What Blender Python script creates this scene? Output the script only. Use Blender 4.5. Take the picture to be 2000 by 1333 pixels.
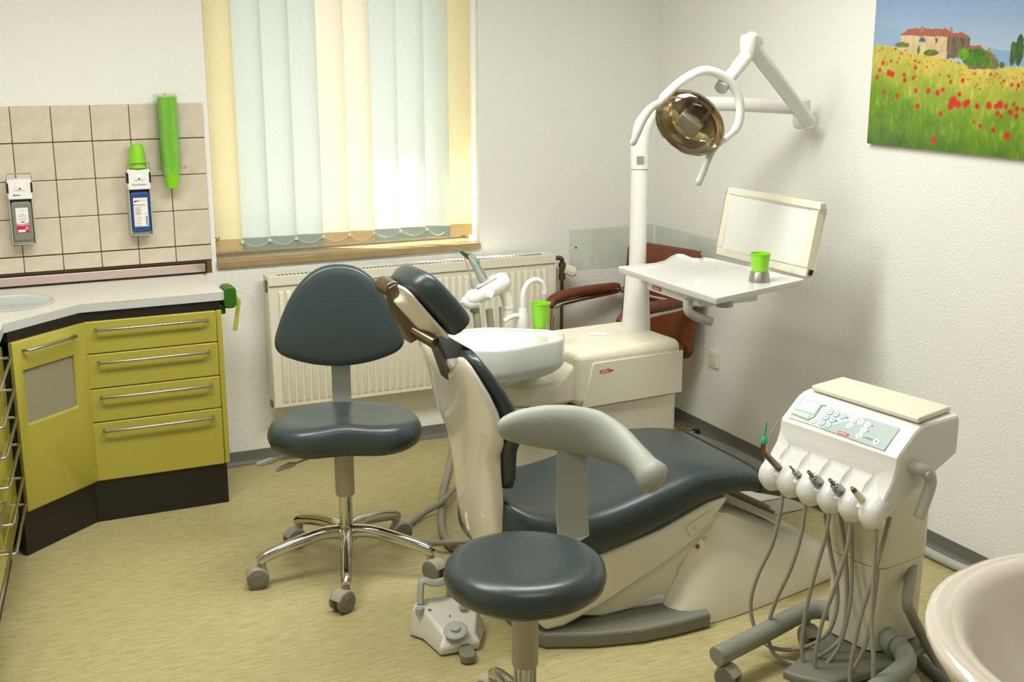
import bpy, bmesh, math, random
from mathutils import Vector, Matrix
random.seed(7)
for o in list(bpy.data.objects): bpy.data.objects.remove(o, do_unlink=True)
SC = bpy.context.scene
COL = SC.collection
# ---------------------------------------------------------------- camera
CAM = Vector((-3.2265, -5.2251, 1.8344)); FPX = 2379.83
YAW, PITCH, ROLL = .4357, .2385, -.0013
_cy, _sy, _cp, _sp = math.cos(YAW), math.sin(YAW), math.cos(PITCH), math.sin(PITCH)
FW = Vector((_sy*_cp, _cy*_cp, -_sp)); RT = Vector((_cy, -_sy, 0)); UP = RT.cross(FW)
RT, UP = RT*math.cos(ROLL)+UP*math.sin(ROLL), UP*math.cos(ROLL)-RT*math.sin(ROLL)
cd = bpy.data.cameras.new('camera'); cd.sensor_width = 36; cd.lens = FPX/2000*36; cd.clip_start = .05
cam = bpy.data.objects.new('camera', cd); COL.objects.link(cam)
cam.matrix_world = Matrix(((RT.x, UP.x, -FW.x, CAM.x), (RT.y, UP.y, -FW.y, CAM.y), (RT.z, UP.z, -FW.z, CAM.z), (0, 0, 0, 1)))
SC.camera = cam
# ---------------------------------------------------------------- light
SC.view_settings.view_transform = 'Standard'; SC.view_settings.look = 'None'
SC.view_settings.exposure = EXPOSURE = 0.0; SC.view_settings.gamma = 1; SC.view_settings.use_curve_mapping = False
W = bpy.data.worlds.new('sky'); SC.world = W; W.use_nodes = True
nt = W.node_tree; bg = nt.nodes['Background']
sk = nt.nodes.new('ShaderNodeTexSky'); sk.sky_type = 'NISHITA'; sk.sun_disc = False
sk.sun_elevation = math.radians(50); sk.sun_rotation = math.radians(200); sk.air_density = 1.2; sk.dust_density = 2
hs_ = nt.nodes.new('ShaderNodeHueSaturation'); hs_.inputs['Saturation'].default_value = .2      # hazy bright sky
nt.links.new(sk.outputs[0], hs_.inputs['Color']); nt.links.new(hs_.outputs[0], bg.inputs[0]); bg.inputs[1].default_value = .95
sl = bpy.data.lights.new('sun', 'SUN'); sl.energy = 14; sl.angle = math.radians(.6); sl.color = (1, .95, .86)
so = bpy.data.objects.new('sun', sl); COL.objects.link(so); so.location = (-3, 3, 5)
so.rotation_euler = Vector((.68, -.35, -1.0)).to_track_quat('-Z', 'Y').to_euler()
LAMPS = [(-2.85, -1.85, 37), (-1.45, -1.85, 38), (-2.2, -3.7, 11)]   # ceiling luminaires: x, y, watts
LAMPCOL = (1.0, .985, .94)
# ---------------------------------------------------------------- helpers
def at_z(px, py, z=0.):
    d = FW+RT*((px-1000)/FPX)-UP*((py-666.5)/FPX); return CAM+d*((z-CAM.z)/d.z)
def at_y(px, py, y=0.):
    d = FW+RT*((px-1000)/FPX)-UP*((py-666.5)/FPX); return CAM+d*((y-CAM.y)/d.y)
def at_x(px, py, x=0.):
    d = FW+RT*((px-1000)/FPX)-UP*((py-666.5)/FPX); return CAM+d*((x-CAM.x)/d.x)
def at_pl(px, py, p0, n):
    d = FW+RT*((px-1000)/FPX)-UP*((py-666.5)/FPX); return CAM+d*((p0-CAM).dot(n)/d.dot(n))
def lin(c):
    return tuple((v/255/12.92 if v/255 <= .04045 else ((v/255+.055)/1.055)**2.4) for v in c)+(1,)
MATS = {}
def mat(name, rgb, rough=.5, metal=0, bump=0, bscale=200, coat=0, spec=.5, alpha=1, trans=0, var=0, vscale=30, sss=0, emit=0):
    if name in MATS: return MATS[name]
    m = bpy.data.materials.new(name); m.use_nodes = True; n = m.node_tree; b = n.nodes['Principled BSDF']
    b.inputs['Base Color'].default_value = lin(rgb); b.inputs['Roughness'].default_value = rough; b.inputs['Metallic'].default_value = metal
    b.inputs['Coat Weight'].default_value = coat; b.inputs['Coat Roughness'].default_value = .08; b.inputs['Specular IOR Level'].default_value = spec
    b.inputs['Alpha'].default_value = alpha; b.inputs['Transmission Weight'].default_value = trans
    if emit: b.inputs['Emission Color'].default_value = lin(rgb); b.inputs['Emission Strength'].default_value = emit
    tc = n.nodes.new('ShaderNodeTexCoord')
    if bump:
        t = n.nodes.new('ShaderNodeTexNoise'); t.inputs['Scale'].default_value = bscale; t.inputs['Detail'].default_value = 3
        bp = n.nodes.new('ShaderNodeBump'); bp.inputs['Strength'].default_value = bump; bp.inputs['Distance'].default_value = .01
        n.links.new(tc.outputs['Object'], t.inputs['Vector']); n.links.new(t.outputs['Fac'], bp.inputs['Height']); n.links.new(bp.outputs[0], b.inputs['Normal'])
    if var:
        t = n.nodes.new('ShaderNodeTexNoise'); t.inputs['Scale'].default_value = vscale; t.inputs['Detail'].default_value = 5
        r = n.nodes.new('ShaderNodeValToRGB'); c = lin(rgb)
        r.color_ramp.elements[0].position = .3; r.color_ramp.elements[1].position = .7
        r.color_ramp.elements[0].color = tuple(v*(1-var) for v in c[:3])+(1,); r.color_ramp.elements[1].color = tuple(min(1, v*(1+var)) for v in c[:3])+(1,)
        n.links.new(tc.outputs['Object'], t.inputs['Vector']); n.links.new(t.outputs['Fac'], r.inputs[0]); n.links.new(r.outputs[0], b.inputs['Base Color'])
    MATS[name] = m; return m

class MB:
    "collects shapes that end up in ONE mesh"
    def __init__(s): s.v = []; s.f = []
    def add(s, vs, fs):
        k = len(s.v); s.v += [Vector(v) for v in vs]; s.f += [tuple(i+k for i in f) for f in fs]; return s
    def box(s, a, b, M=None):
        x0, y0, z0 = a; x1, y1, z1 = b
        vs = [Vector(p) for p in ((x0, y0, z0), (x1, y0, z0), (x1, y1, z0), (x0, y1, z0), (x0, y0, z1), (x1, y0, z1), (x1, y1, z1), (x0, y1, z1))]
        if M: vs = [M @ v for v in vs]
        return s.add(vs, [(0, 3, 2, 1), (4, 5, 6, 7), (0, 1, 5, 4), (1, 2, 6, 5), (2, 3, 7, 6), (3, 0, 4, 7)])
    def prism(s, poly, z0, z1, M=None, top=None):
        n = len(poly); tp = top or poly
        vs = [Vector((x, y, z0)) for x, y in poly]+[Vector((x, y, z1)) for x, y in tp]
        if M: vs = [M @ v for v in vs]
        return s.add(vs, [tuple(range(n-1, -1, -1)), tuple(range(n, 2*n))]+[(i, (i+1) % n, n+(i+1) % n, n+i) for i in range(n)])
    def loft(s, rings, cap=True, closed=True):
        n = len(rings[0]); vs = [Vector(p) for r in rings for p in r]; fs = []
        for i in range(len(rings)-1):
            for j in range(n if closed else n-1):
                a, b = i*n+j, i*n+(j+1) % n; fs.append((a, b, b+n, a+n))
        if cap: fs += [tuple(range(n-1, -1, -1)), tuple(range(len(vs)-n, len(vs)))]
        return s.add(vs, fs)
    def tube(s, path, r, n=10, cap=True, flat=1., upv=None):
        P = [Vector(p) for p in path]; R = r if isinstance(r, (list, tuple)) else [r]*len(P); rings = []
        t0 = (P[1]-P[0]).normalized(); u = Vector(upv) if upv else (Vector((0, 0, 1)) if abs(t0.z) < .9 else Vector((1, 0, 0)))
        u = (u-t0*u.dot(t0)).normalized()
        for i, p in enumerate(P):
            t = ((P[min(i+1, len(P)-1)]-P[max(i-1, 0)])).normalized(); u = (u-t*u.dot(t)).normalized(); w = t.cross(u)
            rings.append([p+(u*math.cos(a)+w*flat*math.sin(a))*R[i] for a in (2*math.pi*k/n for k in range(n))])
        return s.loft(rings, cap)
    def lathe(s, prof, n=24, M=None, cap=True, sx=1, sy=1):
        rings = [[Vector((r*math.cos(2*math.pi*k/n)*sx, r*math.sin(2*math.pi*k/n)*sy, z)) for k in range(n)] for r, z in prof]
        if M: rings = [[M @ v for v in r] for r in rings]
        return s.loft(rings, cap)
    def cyl(s, a, b, r, n=16): return s.tube([a, b], r, n)
    def obj(s, name, m, parent=None, world=True, bevel=0, smooth=35, sub=0, seg=2, origin=None, recalc=True, shade=True):
        vs = s.v
        if parent is not None and world:
            Mi = PM[root_of(parent)].inverted(); vs = [Mi @ v for v in vs]
        loc = None
        if parent is None:
            if origin is None:
                xs, ys, zs = zip(*vs); loc = Vector(((min(xs)+max(xs))/2, (min(ys)+max(ys))/2, min(zs)))
            else: loc = Vector(origin)
            vs = [v-loc for v in vs]
        me = bpy.data.meshes.new(name); me.from_pydata([tuple(v) for v in vs], [], s.f)
        if recalc:
            bm = bmesh.new(); bm.from_mesh(me); bmesh.ops.remove_doubles(bm, verts=bm.verts, dist=1e-6); bmesh.ops.recalc_face_normals(bm, faces=bm.faces); bm.to_mesh(me); bm.free()
        if shade:
            for p in me.polygons: p.use_smooth = True
            me.set_sharp_from_angle(angle=math.radians(smooth))
        o = bpy.data.objects.new(name, me); COL.objects.link(o)
        if m: me.materials.append(m)
        if loc is not None: o.location = loc
        if parent is not None: o.parent = parent
        if bevel:
            b = o.modifiers.new('b', 'BEVEL'); b.width = bevel; b.segments = seg; b.limit_method = 'ANGLE'; b.angle_limit = math.radians(40); b.harden_normals = False
        if sub:
            b = o.modifiers.new('s', 'SUBSURF'); b.levels = sub; b.render_levels = sub
        return o
PM = {}
def root_of(o):
    while o.parent: o = o.parent
    return o.name
def tag(o, label, cat, group=None):
    o['label'] = label; o['category'] = cat
    if group: o['group'] = group
    if o.name not in PM: PM[o.name] = Matrix.Translation(o.location)
    return o
def thing(name, label, cat, loc=(0, 0, 0), rz=0, group=None):
    o = bpy.data.objects.new(name, None); COL.objects.link(o); o.empty_display_size = .05
    o.location = loc; o.rotation_euler = (0, 0, rz); PM[o.name] = Matrix.Translation(Vector(loc)) @ Matrix.Rotation(rz, 4, 'Z')
    return tag(o, label, cat, group)
def struct(o):
    o['kind'] = 'structure'; PM[o.name] = Matrix.Translation(o.location); return o
def share(src, name, parent, loc=(0, 0, 0), rot=None, sc=None):
    "another object with the same mesh"
    c = src.copy(); c.name = name; COL.objects.link(c); c.parent = parent; c.location = loc
    if rot: c.rotation_euler = rot
    if sc: c.scale = sc
    return c
def crom(pts, k=8, closed=False):
    P = [Vector(p) for p in pts]; n = len(P); out = []
    for i in range(n if closed else n-1):
        if closed: a, b, c, d = P[i-1], P[i], P[(i+1) % n], P[(i+2) % n]
        else: a, b, c, d = P[max(i-1, 0)], P[i], P[i+1], P[min(i+2, n-1)]
        for j in range(k):
            t = j/k
            out.append(.5*((2*b)+(c-a)*t+(2*a-5*b+4*c-d)*t*t+(3*b-a-3*c+d)*t**3))
    if not closed: out.append(P[-1])
    return out
def frame(o, x, y, z=None):
    x = Vector(x).normalized(); y = Vector(y); y = (y-x*y.dot(x)).normalized(); z = x.cross(y)
    return Matrix(((x.x, y.x, z.x, o[0]), (x.y, y.y, z.y, o[1]), (x.z, y.z, z.z, o[2]), (0, 0, 0, 1)))
def rrect(w, h, r, n=5):
    out = []
    for cx, cy, a0 in ((w/2-r, h/2-r, 0), (-w/2+r, h/2-r, 90), (-w/2+r, -h/2+r, 180), (w/2-r, -h/2+r, 270)):
        for k in range(n+1):
            a = math.radians(a0+90*k/n); out.append((cx+r*math.cos(a), cy+r*math.sin(a)))
    return out
PUFF = [(.0, -.5), (.6, -.5), (.93, -.47), (.975, -.35), (1, 0), (.985, .33), (.95, .5), (.88, .6), (.7, .68), (.4, .72), (.05, .73)]
def cushion(mb, outline, T, M, prof=PUFF, bend=0, fz=None):
    "a padded panel: outline in local xy, thickness along z"
    cx = sum(p[0] for p in outline)/len(outline); cy = sum(p[1] for p in outline)/len(outline); rings = []
    for s, w in prof:
        s = max(s, .004)
        ring = []
        for p in outline:
            x, y = cx+(p[0]-cx)*s, cy+(p[1]-cy)*s; z = w*T+bend*x*x
            if fz: z += fz(x, y, w)
            ring.append(M @ Vector((x, y, z)))
        rings.append(ring)
    return mb.loft(rings)
def text(s, size, m, parent, M, name='lettering', align='CENTER', ext=.0003, bold=0):
    c = bpy.data.curves.new('t', 'FONT'); c.body = s; c.size = size; c.align_x = align; c.align_y = 'CENTER'; c.extrude = ext; c.offset = bold; c.resolution_u = 2
    t = bpy.data.objects.new('t', c); COL.objects.link(t); bpy.context.view_layer.update()
    me = bpy.data.meshes.new_from_object(t.evaluated_get(bpy.context.evaluated_depsgraph_get())); bpy.data.objects.remove(t, do_unlink=True)
    me.name = name; me.materials.clear(); me.materials.append(m)
    me.transform((PM[root_of(parent)].inverted() if parent else Matrix()) @ M)
    o = bpy.data.objects.new(name, me); COL.objects.link(o); o.parent = parent; return o
def ringat(c, n, r, k=24, sx=1):
    n = Vector(n).normalized(); u = n.cross(Vector((0, 0, 1))).normalized(); w = n.cross(u)
    return [Vector(c)+(u*math.cos(2*math.pi*i/k)*sx+w*math.sin(2*math.pi*i/k))*r for i in range(k)]
# ---------------------------------------------------------------- materials
def floor_mat():
    m = mat('linoleum', (178, 160, 98), .42); n = m.node_tree; b = n.nodes['Principled BSDF']; L = n.links.new
    tc = n.nodes.new('ShaderNodeTexCoord')
    def streak(sx, sy, det, lo, hi, a, bb):
        mp = n.nodes.new('ShaderNodeMapping'); mp.inputs['Scale'].default_value = (sx, sy, 1); mp.inputs['Rotation'].default_value = (0, 0, .05)
        t = n.nodes.new('ShaderNodeTexNoise'); t.inputs['Scale'].default_value = 1; t.inputs['Detail'].default_value = det; t.inputs['Roughness'].default_value = .65
        r = n.nodes.new('ShaderNodeValToRGB'); r.color_ramp.elements[0].position = lo; r.color_ramp.elements[1].position = hi
        r.color_ramp.elements[0].color = a; r.color_ramp.elements[1].color = bb
        L(tc.outputs['Object'], mp.inputs[0]); L(mp.outputs[0], t.inputs['Vector']); L(t.outputs['Fac'], r.inputs[0]); return r
    base = streak(14, 90, 6, .28, .72, lin((158, 146, 96)), lin((196, 185, 137)))
    dark = streak(24, 95, 3, .66, .73, (0, 0, 0, 1), (1, 1, 1, 1)); light = streak(30, 130, 2, .69, .75, (0, 0, 0, 1), (1, 1, 1, 1))
    mx = n.nodes.new('ShaderNodeMixRGB'); mx.inputs[2].default_value = lin((128, 104, 58)); L(dark.outputs[0], mx.inputs[0]); L(base.outputs[0], mx.inputs[1])
    m2 = n.nodes.new('ShaderNodeMixRGB'); m2.inputs[2].default_value = lin((214, 203, 158)); L(light.outputs[0], m2.inputs[0]); L(mx.outputs[0], m2.inputs[1])
    L(m2.outputs[0], b.inputs['Base Color']); return m
def slat_mat(name, rgb):
    m = bpy.data.materials.new(name); m.use_nodes = True; n = m.node_tree; L = n.links.new
    out = n.nodes['Material Output']; n.nodes.remove(n.nodes['Principled BSDF'])
    d = n.nodes.new('ShaderNodeBsdfDiffuse'); t = n.nodes.new('ShaderNodeBsdfTranslucent'); mx = n.nodes.new('ShaderNodeMixShader'); mx.inputs[0].default_value = .45
    tc = n.nodes.new('ShaderNodeTexCoord'); mp = n.nodes.new('ShaderNodeMapping'); mp.inputs['Scale'].default_value = (900, 900, 60)
    ns = n.nodes.new('ShaderNodeTexNoise'); ns.inputs['Scale'].default_value = 1; r = n.nodes.new('ShaderNodeValToRGB'); c = lin(rgb)
    r.color_ramp.elements[0].position = .35; r.color_ramp.elements[0].color = tuple(v*.93 for v in c[:3])+(1,); r.color_ramp.elements[1].position = .65; r.color_ramp.elements[1].color = c
    L(tc.outputs['Object'], mp.inputs[0]); L(mp.outputs[0], ns.inputs['Vector']); L(ns.outputs['Fac'], r.inputs[0])
    L(r.outputs[0], d.inputs[0]); L(r.outputs[0], t.inputs[0]); L(d.outputs[0], mx.inputs[1]); L(t.outputs[0], mx.inputs[2]); L(mx.outputs[0], out.inputs[0]); return m
def clear_mat(name, rgb, fac, rough=.05, gloss=False):
    m = bpy.data.materials.new(name); m.use_nodes = True; n = m.node_tree; L = n.links.new; b = n.nodes['Principled BSDF']
    b.inputs['Base Color'].default_value = lin(rgb); b.inputs['Roughness'].default_value = rough; b.inputs['Specular IOR Level'].default_value = .6
    if gloss: b = n.nodes.new('ShaderNodeBsdfGlossy'); b.inputs['Roughness'].default_value = rough
    t = n.nodes.new('ShaderNodeBsdfTransparent'); t.inputs[0].default_value = lin(rgb); mx = n.nodes.new('ShaderNodeMixShader'); mx.inputs[0].default_value = fac
    L(t.outputs[0], mx.inputs[1]); L(b.outputs[0], mx.inputs[2]); L(mx.outputs[0], n.nodes['Material Output'].inputs[0]); MATS[name] = m; return m
M_FLOOR = floor_mat()
M_WALL = mat('woodchip paint', (241, 241, 235), .85, bump=.35, bscale=110)
M_CEIL = mat('ceiling paint', (238, 237, 232), .9)
M_TILE = mat('beige tile', (214, 202, 184), .35, var=.10, vscale=14, coat=.15)
M_GROUT = mat('brown grout', (110, 88, 50), .9)
M_BASE = mat('grey skirting', (112, 110, 104), .5)
M_LIME = mat('lime lacquer', (173, 164, 66), .28, coat=.5)
M_BROWN = mat('dark brown laminate', (28, 22, 17), .45)
M_TOP = mat('worktop laminate', (222, 220, 208), .33, bump=.02, bscale=600)
M_TOPEDGE = mat('worktop edge', (196, 198, 196), .35)
M_STEEL = mat('brushed steel', (176, 174, 168), .3, metal=1)
M_CHROME = mat('polished chrome', (205, 202, 194), .09, metal=1)
M_BRONZE = mat('grey bronze metal', (122, 110, 92), .28, metal=1)
M_UPH = mat('slate grey vinyl', (52, 63, 64), .32, bump=.04, bscale=900, coat=.08)
M_WHITE = mat('white plastic', (228, 227, 222), .3, coat=.25)
M_CREAM = mat('cream plastic', (232, 227, 206), .33, coat=.2)
M_IVORY = mat('ivory gloss shell', (234, 228, 215), .14, coat=.7)
M_CERAMIC = mat('white ceramic', (216, 219, 215), .1, coat=.8)
M_GREY = mat('light grey plastic', (170, 173, 166), .45)
M_LGREY = mat('pale grey plastic', (192, 194, 186), .42, bump=.03, bscale=900)
M_BEIGEGREY = mat('beige grey plastic', (176, 170, 150), .5)
M_ARM = mat('arm support grey', (160, 163, 153), .5, bump=.03, bscale=900)
M_DGREY = mat('base grey plastic', (122, 123, 108), .5, bump=.03, bscale=700)
M_HOSE = mat('grey hose', (152, 149, 133), .5)
M_BLACK = mat('black', (18, 18, 18), .5)
M_DARK = mat('dark slot', (40, 38, 32), .8)
M_RED = mat('logo red', (190, 26, 40), .4)
M_PRINTW = mat('print white', (244, 240, 238), .5)
M_RAD = mat('radiator enamel', (232, 228, 210), .3)
M_LEATHER = mat('brown leather', (112, 58, 26), .42, var=.15, vscale=18, bump=.06, bscale=260)
M_BLIND = [slat_mat('yellow slat fabric', (248, 234, 188)), slat_mat('mint slat fabric', (222, 228, 217)), slat_mat('cream slat fabric', (251, 240, 214))]
M_BLINDW = [slat_mat('yellow slat hem', (232, 214, 166)), slat_mat('mint slat hem', (190, 201, 190)), slat_mat('cream slat hem', (232, 212, 172))]
M_ACRYL = clear_mat('clear acrylic', (252, 254, 252), .07, gloss=True)
M_GLASS = clear_mat('window glass', (253, 254, 253), .05, gloss=True)
M_SMOKE = clear_mat('smoky vinyl', (92, 92, 86), .62, .2)
M_PVC = mat('window frame white', (236, 236, 232), .4)
M_CUP = mat('green cup plastic', (140, 214, 40), .35, sss=.2)
M_TEAL = mat('teal tip', (60, 170, 130), .4)
# ---------------------------------------------------------------- room
XL, YF, H = -4.55, -6.3, 2.62
struct(MB().box((XL, YF, -.1), (.0, .0, 0)).obj('floor', M_FLOOR, origin=(0, 0, 0)))
struct(MB().box((XL, YF, H), (0, 0, H+.1)).obj('ceiling', M_CEIL))
WX0, WX1, WZ0, WZ1, WT = -2.195, -.962, .935, 2.36, .42
wb = MB()
wb.box((XL, 0, 0), (WX0, WT, H)); wb.box((WX1, 0, 0), (0.2, WT, H)); wb.box((WX0, 0, 0), (WX1, WT, WZ0-.035)); wb.box((WX0, 0, WZ1), (WX1, WT, H))
WALL_B = struct(wb.obj('wall_back', M_WALL, origin=(0, 0, 0)))
struct(MB().box((0, YF, 0), (.2, 0, H)).obj('wall_right', M_WALL, origin=(0, 0, 0)))
struct(MB().box((XL-.2, YF, 0), (XL, WT, H)).obj('wall_left', M_WALL, origin=(XL, 0, 0)))
struct(MB().box((XL, YF-.2, 0), (.2, YF, H)).obj('wall_front', M_WALL, origin=(0, YF, 0)))
def skirting(name, a, b, nrm):
    a, b, nrm = Vector(a), Vector(b), Vector(nrm); prof = [(0, .062), (.004, .062), (.004, .022), (.007, .012), (.016, .004), (.024, .001), (0, .001)]
    return struct(MB().loft([[p+nrm*d+Vector((0, 0, z)) for d, z in prof] for p in (a, b)]).obj(name, M_BASE))
skirting('baseboard_back', (-2.3, 0, 0), (0, 0, 0), (0, -1, 0)); skirting('baseboard_right', (0, 0, 0), (0, YF, 0), (-1, 0, 0))
# tiles on the wall behind the worktop
TX0, TZ, TP = -2.214, 1.009, .15
tl = MB().box((XL+.02, -.002, .885), (TX0-.002, .002, TZ+4*TP-.008)).obj('grout', M_GROUT, WALL_B, bevel=0)
def tile_mesh(h): return MB().box((-.0735, -.009, -h/2), (.0735, -.001, h/2))
t0 = None; t1 = None
for i in range(9):
    for j in range(-1, 4):
        x = TX0-TP*i-.075; h = .147 if 0 <= j < 3 else (.139 if j == 3 else .062)
        z = TZ+TP*j+.075 if 0 <= j < 3 else (TZ+TP*3+.072 if j == 3 else TZ-.0035-.031)
        key = 't%g' % h
        if key not in MATS:
            o = tile_mesh(h).obj('tile', M_TILE, WALL_B, world=False, bevel=.0022); MATS[key] = o
            o.location = (x, 0, z)
        else: share(MATS[key], 'tile', WALL_B, (x, 0, z))
# splash rail along the worktop
tr = struct(MB().box((-4.2, -.014, .886), (-2.24, -.0095, .936)).obj('trim_2', M_BROWN))
MB().box((-4.2, -.018, .893), (-2.247, -.012, .929)).obj('rail_insert', mat('rosy aluminium', (222, 202, 196), .3, metal=.7), tr, bevel=.002)
# window
fr = MB()
def framebars(m, x0, x1, z0, z1, y0, y1, w):
    m.box((x0, y0, z0), (x0+w, y1, z1)); m.box((x1-w, y0, z0), (x1, y1, z1)); m.box((x0+w, y0, z0), (x1-w, y1, z0+w)); m.box((x0+w, y0, z1-w), (x1-w, y1, z1))
framebars(fr, WX0, WX1, WZ0-.005, WZ1, .185, .245, .055)
win = struct(fr.obj('window_1', M_PVC, bevel=.004))
f2 = MB(); framebars(f2, WX0+.045, WX1-.045, WZ0+.04, WZ1-.045, .175, .225, .05); f2.obj('sash', M_PVC, win, bevel=.004)
MB().box((WX0+.09, .197, WZ0+.085), (WX1-.09, .203, WZ1-.09)).obj('pane', M_GLASS, win)
MB().box((WX0, -.018, WZ0-.034), (WX1, .186, WZ0-.004)).obj('trim_1', mat('sill wood', (158, 136, 96), .5, var=.12, vscale=9), bevel=.003)['kind'] = 'structure'
struct(MB().box((WX0, .245, WZ0-.03), (WX1, .5, WZ0-.006)).obj('trim_3', mat('outer sill stone', (200, 196, 186), .7)))
# ---------------------------------------------------------------- vertical blind
BY = .055
bl = thing('vertical_blind', 'vertical slat blind in yellow, mint and cream hanging in the window', 'blind', (-1.58, BY, WZ0))
MB().box((WX0+.01, BY-.025, 2.30), (WX1-.01, BY+.025, 2.345)).obj('headrail', M_PVC, bl, bevel=.003)
SL_Z0, SL_Z1, HEM = .962, 2.29, .052
kinds = [0, 1, 1, 1, 2, 2, 1, 1, 1, 0]
edges = [386, 446, 502, 556, 611, 665, 714, 769, 823, 866, 914]
xs = [at_y(e, 0, BY).x for e in edges]
for i, k in enumerate(kinds):
    xc = (xs[i]+xs[i+1])/2; pitch = xs[i+1]-xs[i]; a = math.acos(min(.985, (pitch+.006)/.127)); w = .127/2
    M = Matrix.Translation((xc+.003, BY, 0)) @ Matrix.Rotation(-a, 4, 'Z')
    m = MB(); n = 6
    m.loft([[M @ Vector((-w+2*w*j/n, .004*(1-(2*j/n-1)**2), z)) for j in range(n+1)] for z in (SL_Z0+HEM, 1.4, 1.85, SL_Z1)], cap=False, closed=False)
    s = m.obj('slat', M_BLIND[k], bl, recalc=False)
    m = MB(); m.box((-w, -.0012, SL_Z0), (w, .0012, SL_Z0+HEM), M); m.obj('slat_hem', M_BLINDW[k], s)
    if i < 9:
        xn = xs[i+1]; p = [(xn-.055 if i == 0 else xs[i]+.008, BY-.02, SL_Z0+HEM-.012), (xn, BY-.02, SL_Z0+HEM-.012)]
        if i > 0:
            pts = [(p[0][0]+(p[1][0]-p[0][0])*t, BY-.018, SL_Z0+HEM-.012-.03*(1-(2*t-1)**2)*(1.0 if i in (5, 8) else .75)) for t in [q/14 for q in range(15)]]
            b = MB()
            for q in pts: b.lathe([(.0005, -.0022), (.0022, 0), (.0005, .0022)], 6, Matrix.Translation(q))
            b.tube(pts, .0006, 4); b.obj('bead_chain', M_PVC, bl)
        MB().box((xn-.005, BY-.024, SL_Z0+HEM-.018), (xn+.005, BY-.004, SL_Z0+HEM-.006)).obj('chain_clip', M_PVC, bl)
pc = MB(); xk = WX0+.022
for q in range(110): pc.lathe([(.0004, -.003), (.003, 0), (.0004, .003)], 5, Matrix.Translation((xk, BY-.02, 1.03+q*.0118)))
pc.tube([(xk, BY-.02, 1.03), (xk, BY-.02, 2.3)], .0008, 4); pc.tube([(xk-.012, BY-.02, 1.03), (xk-.012, BY-.02, 2.3)], .0015, 4)
pc.obj('pull_chain', M_PVC, bl)
MB().tube([(xk-.013, BY-.02, 1.03), (xk-.006, BY-.02, 1.012), (xk+.003, BY-.02, 1.03)], .0025, 6).obj('chain_weight', M_DARK, bl)
# ---------------------------------------------------------------- ceiling luminaires (above the frame)
for i, (x, y, wts) in enumerate(LAMPS):
    lb = ['milky ceiling light over the left cabinets', 'milky ceiling light over the patient chair', 'milky ceiling light above the doorway side'][i]
    t = thing('ceiling_light', lb, 'light', (x, y, H), 0, 'ceiling lights')
    m = MB(); framebars(m, x-.62, x+.62, y-.32, y+.32, 0, 1, .02)
    m.v = [Vector((v.x, v.z, H-.06+v.y*.06)) for v in m.v]; m.obj('frame', M_PVC, t, bevel=.003)
    MB().box((x-.6, y-.3, H-.02), (x+.6, y+.3, H)).obj('reflector', M_PVC, t)
    l = bpy.data.lights.new('lamp', 'AREA'); l.shape = 'RECTANGLE'; l.size = 1.16; l.size_y = .56; l.energy = wts; l.color = LAMPCOL
    o = bpy.data.objects.new('lamp', l); COL.objects.link(o); o.location = (x, y, H-.03)
# ---------------------------------------------------------------- worktop, sink, cabinets
ZT = .885
diag = Vector((-3.087, -.691)); lf = Vector((-.13, -1)).normalized()     # run of the left cabinets towards the camera
lend = diag+lf*1.22; out2 = Vector((-1, .13)).normalized()
outer = rr = [(-2.26, -.02), (-2.26, -.436), (-2.27, -.446), (-2.81, -.452), tuple(diag), tuple(lend), tuple(lend+out2*.62), (-4.3, -.02)]
SK, SR = (-3.042, -.326), .152
def plate_hole(outer, c, r, z0, z1, n=40):
    bm = bmesh.new(); lo = []
    for z in (z0, z1):
        A = [bm.verts.new((x, y, z)) for x, y in outer]; B = [bm.verts.new((c[0]+r*math.cos(2*math.pi*k/n), c[1]+r*math.sin(2*math.pi*k/n), z)) for k in range(n)]
        E = [bm.edges.new((L[i], L[(i+1) % len(L)])) for L in (A, B) for i in range(len(L))]
        bmesh.ops.triangle_fill(bm, use_beauty=True, edges=E); lo.append((A, B))
    for a, b in zip(lo[0], lo[1]):
        for i in range(len(a)): j = (i+1) % len(a); bm.faces.new((a[i], a[j], b[j], b[i]))
    bmesh.ops.recalc_face_normals(bm, faces=bm.faces); return bm
bm = plate_hole(outer, SK, SR, ZT-.003, ZT)
bm2 = plate_hole([(x+(.0005), y+.0008) for x, y in outer], SK, SR, ZT-.034, ZT-.003)
def bm_obj(bm, name, m, loc, parent=None):
    me = bpy.data.meshes.new(name); bm.to_mesh(me); bm.free(); me.transform(Matrix.Translation(-Vector(loc))); me.materials.append(m)
    o = bpy.data.objects.new(name, me); COL.objects.link(o)
    if parent: o.parent = parent
    else: o.location = loc
    return o
wt = thing('worktop', 'white laminate worktop running round the corner over the lime cabinets', 'worktop', (-2.9, -.3, ZT-.034))
bm_obj(bm, 'top_sheet', M_TOP, (-2.9, -.3, ZT-.034), wt); bm_obj(bm2, 'edge_band', M_TOPEDGE, (-2.9, -.3, ZT-.034), wt)
sk_ = tag(MB().lathe([(SR-.012, ZT-.002), (SR+.006, ZT+.0005), (SR+.008, ZT+.003), (SR, ZT+.004), (SR-.008, ZT-.001), (SR-.014, ZT-.02), (SR-.03, ZT-.09), (SR-.07, ZT-.12), (.02, ZT-.125)], 40, Matrix.Translation((SK[0], SK[1], 0))).obj('inset_sink', mat('sink pale blue white', (206, 216, 214), .2, coat=.4)), 'round pale sink let into the corner of the worktop', 'sink')
ZF0, ZF1, ZP = .812, .851, .168     # front top, fascia top, plinth top
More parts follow.
